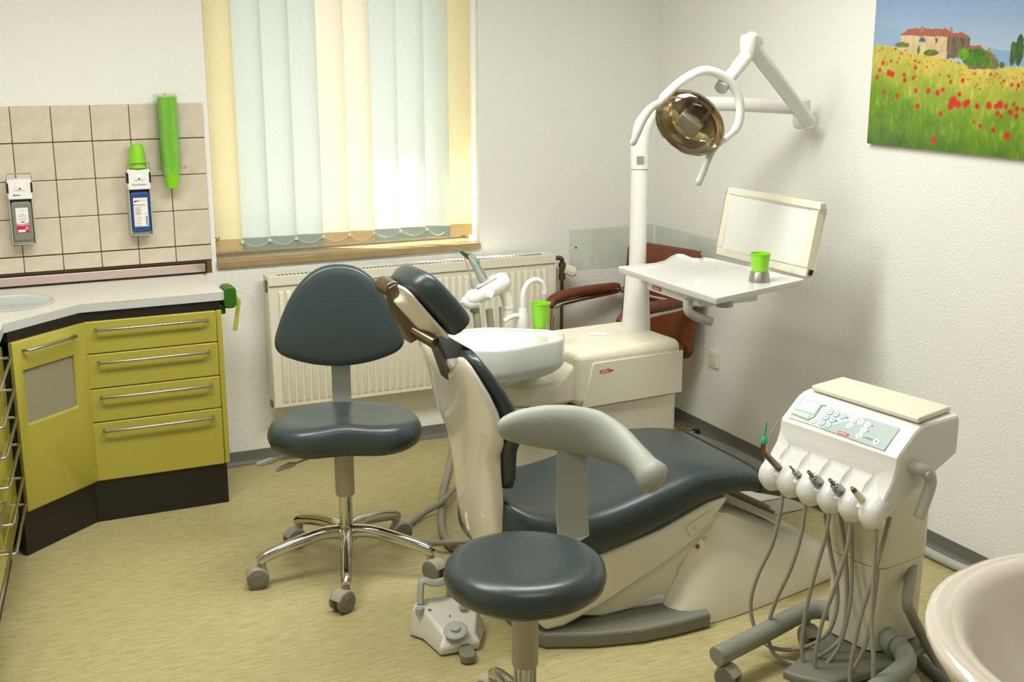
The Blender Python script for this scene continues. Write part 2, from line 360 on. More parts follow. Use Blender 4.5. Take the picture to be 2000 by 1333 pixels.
def handle(parent, a, b, nrm, name='handle', r=.0055, st=.028):
    a, b, nrm = Vector(a), Vector(b), Vector(nrm).normalized(); d = (b-a).normalized(); m = MB()
    m.tube([a, a+nrm*st*.7, a+nrm*st+d*.006, b+nrm*st-d*.006, b+nrm*st*.7, b], r, 8, flat=1.0); m.obj(name, M_STEEL, parent, smooth=50)
    return
def front_panel(name, parent, a, b, z0, z1, nrm, thick=.02, bev=.006, m=None):
    "a panel standing on the line a-b in plan, thick along nrm"
    a, b, nrm = Vector(a+(0,)) if len(a) == 2 else Vector(a), Vector(b+(0,)) if len(b) == 2 else Vector(b), Vector(nrm).normalized(); mb = MB()
    vs = []
    for z in (z0, z1):
        for p in (a, b): 
            for k in (0, thick): vs.append(Vector((p.x, p.y, z))+nrm*k)
    mb.add(vs, [(0, 1, 3, 2), (4, 6, 7, 5), (0, 2, 6, 4), (1, 5, 7, 3), (0, 4, 5, 1), (2, 3, 7, 6)])
    return mb.obj(name, m or M_LIME, parent, bevel=bev, seg=3)
CF = -.43
dc = thing('drawer_cabinet', 'lime lacquered cabinet with four drawers beside the window wall', 'cabinet', (-2.53, -.22, 0))
MB().box((-2.795, CF+.004, ZP), (-2.30, -.012, ZF1-.004)).obj('carcass', M_BROWN, dc)
MB().box((-2.806, CF-.008, .001), (-2.288, CF+.02, ZP)).obj('plinth', M_BROWN, dc)
MB().box((-2.80, CF-.008, ZF0+.002), (-2.278, CF+.02, ZF1)).obj('fascia', M_BROWN, dc)
MB().box((-2.296, CF-.012, ZP+.002), (-2.274, -.012, ZF0)).obj('end_panel', M_LIME, dc, bevel=.005)
for z0, z1 in ((.686, ZF0), (.547, .683), (.412, .544), (ZP+.004, .409)):
    dr = front_panel('drawer', dc, (-2.798, CF), (-2.298, CF), z0, z1, (0, -1, 0), bev=.0045)
    zh = z1-.030; handle(dr, (-2.755, CF-.02, zh), (-2.335, CF-.02, zh), (0, -1, 0))
a, b = Vector((-2.803, CF-.004, 0)), Vector((-3.082, -.672, 0)); e = (b-a).normalized(); nr = Vector((e.y, -e.x, 0)); nr = nr if nr.y < 0 else -nr
cc = thing('corner_cabinet', 'lime corner cabinet with a frosted pane in its door', 'cabinet', tuple((a+b)/2-nr*.2))
MB().prism([(a.x, a.y+.01), (b.x, b.y), (b.x-.5, b.y+.1), (-3.6, -.013), (-2.805, -.013)], ZP, .74, None).obj('carcass', M_BROWN, cc)
front_panel('plinth', cc, a-nr*.02, b-nr*.02, .001, ZP, nr, m=M_BROWN, bev=0); front_panel('fascia', cc, a-nr*.012, b-nr*.012, ZF0+.002, ZF1, nr, m=M_BROWN, bev=0)
Ld = (b-a).length; MD = frame(a+nr*.002, e, (0, 0, 1)); sgn = 1 if MD.to_3x3().col[2].dot(nr) > 0 else -1
def dz(k): return k*sgn
door = MB(); q0, q1, p0, p1 = .004, Ld-.004, ZP+.004, ZF0; o0, o1, r0, r1 = .075, Ld-.045, .50, .70
bm = bmesh.new()
for k in (0, 1):
    A = [bm.verts.new(MD @ Vector((x, z, dz(.02*k)))) for x, z in ((q0, p0), (q1, p0), (q1, p1), (q0, p1))]
    B = [bm.verts.new(MD @ Vector((x, z, dz(.02*k)))) for x, z in ((o0, r0), (o1, r0), (o1, r1), (o0, r1))]
    for i in range(4): bm.faces.new((A[i], A[(i+1) % 4], B[(i+1) % 4], B[i]))
    if k:
        for i in range(4):
            bm.faces.new((A0[i], A0[(i+1) % 4], A[(i+1) % 4], A[i])); bm.faces.new((B0[i], B0[(i+1) % 4], B[(i+1) % 4], B[i]))
    A0, B0 = A, B
bmesh.ops.recalc_face_normals(bm, faces=bm.faces)
door = bm_obj(bm, 'door', M_LIME, cc.location, cc); bv = door.modifiers.new('b', 'BEVEL'); bv.width = .006; bv.segments = 3
for p in door.data.polygons: p.use_smooth = True
MB().box((o0-.008, r0-.008, dz(.004)), (o1+.008, r1+.008, dz(.009)), MD).obj('frosted_pane', mat('frosted glass', (146, 142, 118), .55), door)
hz = ZF0-.035; handle(door, MD @ Vector((.075, hz, dz(.02))), MD @ Vector((Ld-.05, hz, dz(.02))), nr)
# left run, seen almost edge-on
n3 = Vector((-lf.y, lf.x, 0)); n3 = n3 if n3.x > 0 else -n3; l3 = Vector((lf.x, lf.y, 0)); s0 = Vector((-3.096, -.70, 0))
fz = [(.70, ZF0), (.60, .697), (.50, .597), (.375, .497), (.275, .372), (ZP+.004, .272)]
nz = [(.66, ZF0), (.50, .657), (.34, .497), (ZP+.004, .337)]
for (d0, d1, zz, lb) in ((.02, .60, fz, 'lime cabinet with six drawers next to the corner cabinet'), (.61, 1.19, nz, 'lime cabinet with wide drawers at the left edge of the picture')):
    A, B = s0+l3*d0, s0+l3*d1; c = thing('drawer_cabinet', lb, 'cabinet', tuple((A+B)/2-n3*.25)); o3 = -n3*.55
    MB().prism([tuple((A-n3*.022).xy), tuple((B-n3*.022).xy), tuple((B+o3).xy), tuple((A+o3).xy)], ZP, ZF1-.004).obj('carcass', M_BROWN, c)
    front_panel('plinth', c, A-n3*.06, B-n3*.06, .001, ZP, n3, m=M_BROWN, bev=0); front_panel('fascia', c, A-n3*.03, B-n3*.03, ZF0+.002, ZF1, n3, m=M_BROWN, bev=0)
    for z0, z1 in zz:
        d = front_panel('drawer', c, A-n3*.02+l3*.002, B-n3*.02-l3*.002, z0, z1, n3, bev=.005); zh = z1-.03
        handle(d, A+l3*.06+Vector((0, 0, zh)), B-l3*.06+Vector((0, 0, zh)), n3, st=.032)
# green clip at the worktop's end
gb = thing('bag_clip', 'dark green holder with a lime lever fixed at the worktop end', 'holder', (-2.22, -.3, .70))
MG = mat('dark green plastic', (52, 104, 22), .35); ML = mat('lime plastic', (168, 184, 60), .4)
MB().box((-2.272, -.36, .775), (-2.24, -.24, .815)).box((-2.272, -.34, .75), (-2.255, -.26, .86)).obj('bracket', MG, gb, bevel=.006)
MB().prism(rrect(.055, .09, .02), 0, .08, frame((-2.225, -.30, .845), (1, 0, 0), (0, 0, 1))).obj('jaw', MG, gb, bevel=.006)
MB().tube([(-2.23, -.30, .838), (-2.19, -.31, .838), (-2.178, -.33, .82), (-2.205, -.345, .70)], [.011, .011, .011, .012], 4, flat=.9).obj('lever', ML, gb, bevel=.003)
# ---------------------------------------------------------------- on the tiled wall
def cup_mb(r0=.024, r1=.036, h=.095):
    m = MB(); m.lathe([(.002, .0012), (r0-.001, .0012), (r0, .0), (r0+.0005, .002), (r1, h-.004), (r1+.0018, h-.003), (r1+.002, h), (r1-.0005, h), (r1-.0014, h-.004), (r0-.0008, .004), (.002, .0035)], 24); return m
def dispenser(x, z0, z1, label, bottle, liquid):
    d = thing('soap_dispenser', label, 'dispenser', (x, -.05, z0), 0, 'wall dispensers'); w, h = .088, z1-z0; c = z0
    MB().box((x-w/2, -.016, c), (x+w/2, -.009, c+h*.98)).box((x-w/2, -.07, c), (x-w/2+.004, -.012, c+h*.98)).box((x+w/2-.004, -.07, c), (x+w/2, -.012, c+h*.98)).box((x-w/2, -.07, c), (x+w/2, -.012, c+.004)).obj('housing', M_LGREY, d, bevel=.0015)
    MB().prism(rrect(w-.012, h*.60, .012), 0, .052, frame((x, -.017, c+h*.36), (1, 0, 0), (0, 0, 1))).obj('bottle', bottle, d, bevel=.006)
    MB().box((x-w/2+.006, -.062, c+.003), (x+w/2-.006, -.02, c+.03)).obj('drip_tray', mat('smoked plastic', (142, 140, 128), .3), d, bevel=.002)
    hd = MB().prism([(x-w/2-.001, -.012), (x-w/2-.001, -.079), (x+w/2+.001, -.079), (x+w/2+.001, -.012)], c+h*.70, c+h).obj('pump_head', M_PRINTW, d, bevel=.004)
    MB().prism([(-.026, -.014), (.026, -.014), (.017, .014), (-.017, .014)], 0, .006, frame((x, -.079, c+h*.88), (1, 0, 0), (0, 0, 1)), top=[(-.014, -.008), (.014, -.008), (.011, .008), (-.011, .008)]).obj('pump_block', M_PRINTW, hd, bevel=.002)
    MB().cyl((x, -.085, c+h*.865), (x, -.0865, c+h*.865), .0035, 8).obj('nozzle', M_BLACK, hd)
    for s in (-1, 1): MB().box((x+s*w/2-.004, -.0815, c+h*.80), (x+s*w/2+.003, -.05, c+h*.95)).obj('slot', M_BLACK, hd)
    MB().tube([(x-w/2, -.06, c+h*.90), (x-w/2-.002, -.07, c+h*1.0), (x-w/2+.001, -.085, c+h*1.09), (x+w/2-.001, -.085, c+h*1.09), (x+w/2+.002, -.07, c+h*1.0), (x+w/2, -.06, c+h*.90)], .0022, 8).obj('lever', M_STEEL, d)
    return d, c, h
Y_LAB = -.0695
def lab(d, x, z, w, h, m, name='label', y=Y_LAB): return MB().box((x-w/2, y-.0006, z-h/2), (x+w/2, y+.0005, z+h/2)).obj(name, m, d)
def TX(x, y, z): return frame((x, y, z), (1, 0, 0), (0, 0, 1))
M_BLUE = mat('print blue', (40, 110, 170), .5); M_NAVY = mat('print navy', (38, 62, 110), .5); M_PINK = mat('print crimson', (196, 24, 74), .5); M_LPINK = mat('print pink', (226, 140, 160), .5); M_PGREY = mat('print grey', (150, 152, 150), .5); M_SKY = mat('print pale blue', (190, 210, 220), .5)
xd = -2.957; d, c, h = dispenser(xd, 1.066, 1.325, 'white wall dispenser with a grey bottle and red and white label', mat('grey bottle', (132, 134, 118), .35, coat=.3), None)
lb = lab(d, xd, c+.098, .046, .098, M_PRINTW); 
lab(d, xd, c+.063, .046, .028, M_PINK, 'label_band', Y_LAB-.0008)
MB().add([(xd-.023, Y_LAB-.0016, c+.078), (xd-.023, Y_LAB-.0016, c+.086), (xd-.003, Y_LAB-.0016, c+.082), (xd+.023, Y_LAB-.0016, c+.089), (xd+.023, Y_LAB-.0016, c+.078), (xd-.003, Y_LAB-.0016, c+.074)], [(0, 5, 2, 1), (5, 4, 3, 2)]).obj('label_wave', M_LPINK, d)
lab(d, xd-.006, c+.056, .027, .010, M_PRINTW, 'label_box', Y_LAB-.0014)
MB().lathe([(.0062, 0), (.0062, .0004), (.004, .0004), (.004, 0)], 16, frame((xd+.014, Y_LAB-.0014, c+.066), (1, 0, 0), (0, 0, 1)), cap=False).obj('label_emblem', M_PRINTW, d)
for dzz, w, m in ((.136, .018, M_SKY), (.121, .016, M_PGREY), (.115, .034, M_LPINK), (.105, .036, M_SKY), (.101, .030, M_SKY)): lab(d, xd, c+dzz, w, .0022, m, 'print_line', Y_LAB-.0008)
lab(d, xd, c+.091, .014, .0035, M_NAVY, 'print_line', Y_LAB-.0008)
MB().cyl((xd-.022, -.0795, c+h*.765), (xd-.022, -.0802, c+h*.765), .0038, 12).obj('print_dot', M_BLUE, d)
lab(d, xd-.009, c+h*.765, .016, .003, M_NAVY, 'print_line', -.0796)
xd = -2.503; d, c, h = dispenser(xd, 1.072, 1.345, 'white wall dispenser with a blue bottle and white label', mat('blue bottle', (36, 78, 140), .25, coat=.4), None)
lab(d, xd, c+.098, .056, .118, M_PRINTW)
text('Desinfektion', .0115, M_BLUE, d, TX(xd, -.0797, c+h*.775)); text('Omnicare', .0115, M_NAVY, d, TX(xd-.006, Y_LAB-.001, c+.128))
MB().add([(xd-.025, Y_LAB-.001, c+.139), (xd+.006, Y_LAB-.001, c+.146), (xd-.025, Y_LAB-.001, c+.146)], [(0, 1, 2)]).obj('label_flag', M_NAVY, d); lab(d, xd+.013, c+.1455, .018, .003, M_SKY, 'print_line', Y_LAB-.0008)
for k in range(8): lab(d, xd-.010-(.003 if k % 3 else 0), c+.118-k*.0042, .026-(.006 if k % 3 else 0), .0016, M_PGREY, 'print_line', Y_LAB-.0008)
for k in range(5): lab(d, xd-.012, c+.076-k*.008, .022, .0016, M_PGREY, 'print_line', Y_LAB-.0008)
text('1 L', .010, M_NAVY, d, TX(xd+.020, Y_LAB-.001, c+.092))
for k in range(7): lab(d, xd+.021, c+.079-k*.0055, .008, .003, M_NAVY, 'barcode_bar', Y_LAB-.0008)
# cups: one upturned above the blue dispenser, a long column in an acrylic tube
cm = cup_mb(); c0 = cm.obj('cup', M_CUP, world=False, origin=(0, 0, 0)); c0.data.name = 'cup'
first = [True]
def cup(loc, label, group=None, rot=(0, 0, 0), sc=(1, 1, 1)):
    o = c0 if first[0] else c0.copy()
    if not first[0]: COL.objects.link(o)
    first[0] = False; o.location = loc; o.rotation_euler = rot; o.scale = sc; o.name = 'cup'
    for k in ('group',):
        if k in o: del o[k]
    return tag(o, label, 'cup', group)
cup((xd+.003, -.050, 1.345+.099), 'upturned green cup standing on top of the blue bottled dispenser', rot=(math.pi, 0, 0))
xt, yt = -2.368, -.062; N = 58
for k in range(N):
    z = 1.262+k*.0049
    lb = 'lowest green cup sticking out under the clear tube' if k == 0 else ('uppermost green cup in the clear wall tube' if k == N-1 else 'green cup nested in the column inside the clear wall tube')
    cup((xt, yt, z), lb, 'cups in the wall tube', sc=(1, 1, .95))
ct = thing('cup_dispenser', 'clear acrylic tube on the tiles holding a column of green cups', 'dispenser', (xt, yt, 1.32))
m = MB(); R1 = .0415; NS = 20; a0, a1 = math.radians(-235), math.radians(55); m2 = []
for z in (1.325, 1.638):
    m2.append([(xt+R1*math.cos(a0+(a1-a0)*k/NS), yt+R1*math.sin(a0+(a1-a0)*k/NS), z) for k in range(NS+1)]+[(xt+(R1+.002)*math.cos(a1+(a0-a1)*k/NS), yt+(R1+.002)*math.sin(a1+(a0-a1)*k/NS), z) for k in range(NS+1)])
m.loft(m2).obj('tube', M_ACRYL, ct)
MB().box((xt-.05, -.014, 1.33), (xt+.046, -.0105, 1.645)).obj('back_plate', M_ACRYL, ct, bevel=.001)
for s in (-1, 1): MB().tube([(xt+s*.04, yt-.01, 1.345), (xt+s*.05, yt-.014, 1.341), (xt+s*.056, yt-.012, 1.347), (xt+s*.053, yt-.008, 1.353)], .0018, 6).obj('hook', M_STEEL, ct)
MB().tube([(xt-.006, -.017, 1.635), (xt, -.017, 1.644), (xt+.006, -.017, 1.635)], .0015, 6).obj('hanger', M_STEEL, ct)
# ---------------------------------------------------------------- radiator
RX0, RX1, RZ0, RZ1, RYF = -2.007, -.622, .27, .868, -.125
ra = thing('radiator', 'cream panel radiator with vertical ribs under the window', 'radiator', ((RX0+RX1)/2, -.08, RZ0))
MB().box((RX0+.004, RYF+.008, RZ0+.006), (RX1-.004, -.045, RZ1-.03)).obj('panel', M_RAD, ra, bevel=.004)
pit = .0334; nr_ = int((RX1-RX0-.06)/pit); base = None
for i in range(nr_):
    x = RX0+.04+pit*(i+.5)
    if base is None:
        w, z0, z1 = .0118, RZ0+.035, RZ1-.075; mb = MB()
        mb.loft([[(-w*.5, 0, z0), (w*.5, 0, z0), (w*.5, 0, z1), (-w*.5, 0, z1)], [(-w, -.002, z0-.008), (w, -.002, z0-.008), (w, -.002, z1+.008), (-w, -.002, z1+.008)], [(-w*.7, -.009, z0+.006), (w*.7, -.009, z0+.006), (w*.7, -.009, z1-.006), (-w*.7, -.009, z1-.006)]])
        base = mb.obj('rib', M_RAD, ra, world=False); L0 = ra.location; base.location = (x-L0.x, RYF+.0085-L0.y, -L0.z)
    else: share(base, 'rib', ra, (x-L0.x, RYF+.0085-L0.y, -L0.z))
MB().box((RX0, RYF-.002, RZ1-.042), (RX1, RYF+.004, RZ1-.002)).box((RX0, RYF-.002, RZ1-.006), (RX1, -.045, RZ1)).box((RX0, RYF, RZ0), (RX0+.004, -.045, RZ1)).box((RX1-.004, RYF, RZ0), (RX1, -.045, RZ1)).obj('cover', M_RAD, ra, bevel=.003)
gm = MB()
for i in range(int((RX1-RX0-.1)/.0175)):
    x = RX0+.05+i*.0175
    for yy in (-.112, -.095): gm.box((x, yy, RZ1+.0001), (x+.008, yy+.012, RZ1+.0012), Matrix.Translation((0, 0, 0)))
g = gm.obj('grille_slots', M_DARK, ra); g['kind'] = 'stuff'
MB().box((RX0-.006, -.11, RZ1-.07), (RX0, -.07, RZ1-.02)).obj('bleed_valve', M_BRONZE, ra, bevel=.003)
MB().box((RX0-.005, -.11, RZ0+.01), (RX0, -.07, RZ0+.04)).obj('plug', M_BRONZE, ra, bevel=.003)
vx = -.565; rv = thing('radiator_valve', 'radiator pipe with cream thermostat knob right of the radiator', 'valve', (vx, -.08, .0))
MB().tube(crom([(RX1, -.08, .84), (vx-.02, -.08, .84), (vx-.004, -.08, .835), (vx, -.08, .82), (vx, -.08, .76)], 5), .011, 12).obj('elbow', M_BRONZE, rv)
MB().cyl((vx, -.08, .795), (vx, -.08, .815), .019, 8).cyl((vx, -.08, .735), (vx, -.08, .755), .018, 8).cyl((vx, -.08, .73), (vx, -.08, .81), .014, 10).obj('valve_body', M_BRONZE, rv)
MB().cyl((vx, -.08, .0), (vx, -.08, .74), .0085, 10).obj('pipe', M_BRONZE, rv)
kd = Vector((.88, -.3, -.36)).normalized(); k0 = Vector((vx+.012, -.085, .785))
kn = MB().loft([ringat(k0+kd*t, kd, r, 20) for t, r in ((0, .018), (.006, .024), (.05, .024), (.056, .018), (.062, .016))]).obj('thermostat_knob', M_CREAM, rv)
for i in range(12):
    u = kd.cross(Vector((0, 0, 1))).normalized(); w_ = kd.cross(u); a = 2*math.pi*i/12; p = k0+kd*.012+(u*math.cos(a)+w_*math.sin(a))*.0242
    MB().cyl(p, p+kd*.034, .0022, 5).obj('grip_ridge', M_CREAM, kn)
# ---------------------------------------------------------------- right wall: picture, socket, panels
def poly_in(p, poly):
    x, y = p; c = False; n = len(poly)
    for i in range(n):
        x1, y1 = poly[i]; x2, y2 = poly[i-1]
        if (y1 > y) != (y2 > y) and x < (x2-x1)*(y-y1)/(y2-y1)+x1: c = not c
    return c
from mathutils import noise
PY0, PZ0 = -1.545, 1.468
def ip(cx, cy):
    w = at_x(1660+cx/3.92, cy/3.92, -.02); return (PY0-w.y, w.z)
P_ = lambda *a: [ip(*q) for q in a]
hor = P_((150, 342), (205, 345), (300, 350), (460, 390), (550, 410), (720, 445), (900, 500), (1100, 530), (1150, 512), (1333, 510), (1500, 505), (2600, 560))
wall1 = P_((388, 268), (748, 278), (738, 445), (385, 440)); roof1 = P_((383, 272), (455, 218), (740, 220), (838, 280), (745, 282)); side = P_((746, 280), (838, 280), (870, 255), (922, 292), (906, 440), (740, 450)); roof2 = P_((795, 248), (870, 250), (928, 293), (838, 281))
ext = P_((908, 372), (1000, 372), (1040, 410), (1080, 410), (1142, 468), (1132, 530), (905, 530)); extroof = P_((905, 350), (1000, 348), (1045, 395), (1085, 400), (1145, 465), (1080, 415), (1035, 410), (990, 375), (905, 372))
win_ = P_((530, 322), (532, 300), (555, 282), (578, 300), (580, 322)); wins = [P_((655, 292), (672, 292), (672, 330), (655, 330)), P_((790, 295), (803, 295), (803, 340), (790, 340)), P_((862, 300), (876, 300), (876, 345), (862, 345)), P_((845, 295), (853, 295), (853, 315), (845, 315))]
chim = [P_((543, 200), (565, 200), (565, 245), (543, 245)), P_((768, 208), (788, 208), (788, 245), (768, 245)), P_((1055, 365), (1075, 365), (1075, 405), (1055, 405))]
blobs = [(960, 440, 110, 72, (62, 110, 22)), (1050, 470, 60, 50, (84, 122, 26)), (870, 415, 45, 45, (96, 150, 30)), (620, 405, 60, 26, (92, 110, 34)), (400, 345, 60, 20, (96, 116, 44)), (1165, 500, 25, 24, (60, 104, 44)), (1248, 410, 24, 98, (58, 88, 34)), (1300, 380, 32, 130, (50, 84, 30)), (1480, 400, 34, 120, (54, 86, 32)), (525, 385, 10, 30, (70, 96, 30))]
blobs = [(ip(x, y), abs(ip(x+rx, y)[0]-ip(x, y)[0]), abs(ip(x, y+ry)[1]-ip(x, y)[1]), c) for x, y, rx, ry, c in blobs]
pop = [(255, 480, 14), (315, 468, 10), (228, 538, 13), (300, 560, 18), (326, 568, 18), (210, 590, 15), (415, 572, 12), (422, 614, 16), (484, 598, 12), (503, 518, 12), (258, 705, 13), (362, 735, 15), (504, 694, 15), (600, 697, 17), (672, 712, 18), (712, 688, 15), (772, 626, 13), (865, 616, 15), (838, 722, 16), (790, 780, 34), (770, 815, 22), (830, 800, 24), (885, 798, 24), (905, 782, 18), (975, 812, 18), (1065, 808, 24), (1120, 815, 18), (1150, 798, 26), (1195, 815, 16), (1255, 800, 14), (1280, 835, 20), (1230, 862, 20), (1130, 868, 16), (1160, 895, 14), (1275, 890, 18), (1325, 840, 14), (695, 872, 16), (518, 814, 15), (645, 1075, 20), (1100, 998, 16), (1205, 1040, 26), (950, 935, 12), (1000, 965, 14), (1290, 655, 14), (1180, 620, 12), (1080, 570, 12), (960, 565, 10), (1240, 650, 13)]
for k in range(60): pop.append((1340+random.random()*900, 600+random.random()*500, 10+random.random()*18))
for k in range(90):
    x = 200+random.random()*1150; y0 = 370 if x < 480 else 460 if x < 900 else 560; pop.append((x, y0+random.random()**1.5*130, 4+random.random()*4))
pop = [(ip(x, y), abs(ip(x+r, y)[0]-ip(x, y)[0])) for x, y, r in pop]
def mixc(a, b, t): t = max(0, min(1, t)); return tuple(p+(q-p)*t for p, q in zip(a, b))
def horz(d):
    for (x0, z0), (x1, z1) in zip(hor, hor[1:]):
        if x0 <= d <= x1: return z0+(z1-z0)*(d-x0)/(x1-x0)
    return hor[-1][1] if d > hor[-1][0] else hor[0][1]
hill = P_((150, 340), (150, 175), (230, 190), (330, 210), (400, 235), (400, 360)); hill2 = P_((1060, 370), (1150, 380), (1333, 400), (1800, 380), (1800, 560), (1060, 540))
def pic_col(d, z):
    p = (d, z); n1 = noise.noise(Vector((d*60, z*25, 0))); n2 = noise.noise(Vector((d*14, z*14, 3))); n3 = noise.noise(Vector((d*190, z*60, 5)))
    c = mixc((168, 186, 204), (126, 156, 196), (z-1.80)/.2)
    if poly_in(p, hill): c = mixc(c, (132, 164, 196), .7)
    if poly_in(p, hill2): c = mixc(c, (116, 156, 192), .75)
    hz_ = horz(d)+.004*n1
    if z < hz_:
        t = (hz_-z)/.30; c = mixc((206, 186, 82), (112, 150, 22), t*1.6+.35*n2); c = mixc(c, (50, 90, 8), max(0, t-.55)*1.2+.4*n2*t); c = mixc(c, (214, 216, 120), max(0, n1)*.8*(1-t*.6)); c = tuple(v*(1+.10*n3) for v in c)
    if poly_in(p, wall1) and z > horz(d)-.004: c = mixc((216, 196, 156), (196, 172, 130), .5+n1)
    if poly_in(p, side) and z > horz(d)-.02: c = mixc((122, 104, 84), (98, 82, 66), .5+n1)
    if poly_in(p, ext): c = mixc((128, 110, 88), (100, 88, 72), .5+n1)
    for q in (roof1, roof2, extroof):
        if poly_in(p, q): c = mixc((172, 98, 74), (150, 82, 62), .5+n3)
    if poly_in(p, win_): c = (66, 96, 128)
    for q in wins:
        if poly_in(p, q): c = (70, 58, 48)
    for q in chim:
        if poly_in(p, q): c = (168, 120, 96)
    for (bx, bz), rx, rz, bc in blobs:
        e = ((d-bx)/rx)**2+((z-bz)/rz)**2
        if e < 1+.35*n1: c = tuple(v*(1+.35*n1+.15*n3) for v in bc)
    if z < hz_+.002:
        for (px_, pz_), r in pop:
            if abs(d-px_) < r*1.6 and abs(z-pz_) < r*1.6:
                e = math.hypot(d-px_, z-pz_)/r*(1-.3*n1)
                if e < 1.15: c = mixc((200, 30, 10), c, max(0, (e-.6)/.55))
    return c
def ztop(d): return 2.03-.12*max(0, d-.2) if d < 1.0 else 1.934-.12*(d-1)*2
nu, nv = 250, 150; us = [.78*i/(nu-50) for i in range(nu-50)]+[.78+.42*i/49 for i in range(50)]
vs, fs, cs = [], [], []
for i, u in enumerate(us):
    zt_ = ztop(u)
    for j in range(nv):
        z = PZ0+(zt_-PZ0)*j/(nv-1); vs.append((-.0205, PY0-u, z)); cs.append(pic_col(u, z))
for i in range(nu-1):
    for j in range(nv-1): a = i*nv+j; fs.append((a, a+nv, a+nv+1, a+1))
pt = thing('wall_picture', 'glossy print of a stone farmhouse above a poppy field on the wall', 'picture', (0, -2.1, PZ0))
pm = bpy.data.materials.new('poppy field print'); pm.use_nodes = True; b = pm.node_tree.nodes['Principled BSDF']; b.inputs['Roughness'].default_value = .3; b.inputs['Coat Weight'].default_value = .25
va = pm.node_tree.nodes.new('ShaderNodeVertexColor'); va.layer_name = 'print'; pm.node_tree.links.new(va.outputs[0], b.inputs['Base Color'])
po = MB().add(vs, fs).obj('print', pm, pt, recalc=False, shade=False)
ca = po.data.color_attributes.new('print', 'FLOAT_COLOR', 'POINT'); ca.data.foreach_set('color', [v for c in cs for v in lin([max(0, min(255, q)) for q in c])])
edge = [(PY0-u, PZ0) for u in (0, 1.2)]+[(PY0-u, ztop(u)) for u in (1.2, 1, .8, .6, .4, .2, 0)]
MB().prism(edge, -.020, -.001, Matrix(((0, 0, 1, 0), (1, 0, 0, 0), (0, 1, 0, 0), (0, 0, 0, 1)))).obj('glass_block', mat('picture edge', (96, 120, 40), .3), pt)
sy_, sz_ = -.567, .388
sc_ = thing('wall_socket', 'cream wall socket low on the right wall', 'socket', (0, sy_, sz_-.04))
MR = frame((-.0005, sy_, sz_), (0, -1, 0), (0, 0, 1))
MB().prism(rrect(.082, .082, .006), 0, .010, MR).obj('frame', M_CREAM, sc_, bevel=.003)
MB().prism(rrect(.056, .056, .004), .008, .0125, MR).obj('insert', M_CREAM, sc_, bevel=.002)
MB().lathe([(.0215, .0127), (.0215, .013), (.019, .013), (.019, .0045), (.001, .0045)], 24, MR, cap=False).obj('well', mat('socket shade', (206, 196, 158), .5), sc_)
for s in (-1, 1): MB().cyl(MR @ Vector((s*.0095, 0, .0045)), MR @ Vector((s*.0095, 0, .0052)), .0028, 8).obj('pin_hole', M_BLACK, sc_)
MB().cyl(MR @ Vector((0, 0, .0045)), MR @ Vector((0, 0, .008)), .002, 8).obj('screw', M_STEEL, sc_)
def panel(label, a, b, z0, z1, scr):
    a, b = Vector(a), Vector(b); t = thing('wall_guard', label, 'panel', tuple((a+b)/2+Vector((0, 0, z0))), 0, 'clear wall guards'); n = Vector((0, -1, 0)) if abs(a.y-b.y) < .1 else Vector((-1, 0, 0))
    o = front_panel('sheet', t, a+n*.001, b+n*.001, z0, z1, n, thick=.004, bev=0, m=M_ACRYL)
    for p in scr: q = Vector(p); MB().cyl(q+n*.004, q+n*.007, .004, 8).obj('screw', M_DARK, t)
panel('clear plastic guard screwed to the window wall behind the brown chair', (-.485, 0, 0), (-.01, 0, 0), .755, .957, [(-.45, 0, .87)])
panel('clear plastic guard screwed to the right wall behind the brown chair', (0, -.01, 0), (0, -.80, 0), .72, .955, [(0, -.05, .86), (0, -.42, .88)])
# ---------------------------------------------------------------- brown armchair in the corner
ch = thing('armchair', 'brown leather armchair with chrome tube frame in the corner', 'armchair', (-.38, -.37, 0))
ya, yb = -.13, -.60; bw = .46
MBk = frame((-.135, -.365, .64), (0, -1, 0), (.10, 0, 1)); out = rrect(.47, .52, .05)
cushion(MB(), out, .045, MBk, prof=[(0, -.5), (.9, -.5), (.97, -.3), (1, 0), (.98, .35), (.93, .5), (.7, .62), (0.05, .65)]).obj('backrest', M_LEATHER, ch)
MSe = frame((-.395, -.365, .405), (0, -1, 0), (1, 0, .10)); cushion(MB(), rrect(.45, .46, .06), .07, MSe).obj('seat', M_LEATHER, ch)
for yy in (ya, yb):
    MB().tube(crom([(-.655, yy, .635), (-.625, yy, .665), (-.55, yy, .68), (-.40, yy, .682), (-.19, yy, .672)], 5), [.018]+[.024]*19+[.02], 12, flat=1.15).obj('armrest', M_LEATHER, ch)
    s = -1 if yy == yb else 1
    MB().tube(crom([(-.10, yy+s*.0, .70), (-.16, yy, .655), (-.45, yy, .645), (-.60, yy, .635), (-.63, yy, .60), (-.63, yy, .30), (-.62, yy, .05), (-.57, yy, .016), (-.40, yy, .014), (-.16, yy, .014), (-.10, yy-s*.015, .014), (-.085, yy-s*.05, .014), (-.085, (ya+yb)/2, .014)], 5), .0125, 10).obj('side_tube', M_CHROME, ch)
MB().cyl((-.63, ya, .36), (-.63, yb, .36), .011, 10).obj('cross_tube', M_CHROME, ch); MB().cyl((-.19, ya, .655), (-.19, yb, .655), .011, 10).obj('cross_tube', M_CHROME, ch)
MB().box((-.125, yb-.012, .002), (-.10, yb+.02, .03)).obj('glide', M_BLACK, ch, bevel=.003)
ch.rotation_euler.z = math.radians(16)
ch.location = (-.372, -.365, 0)
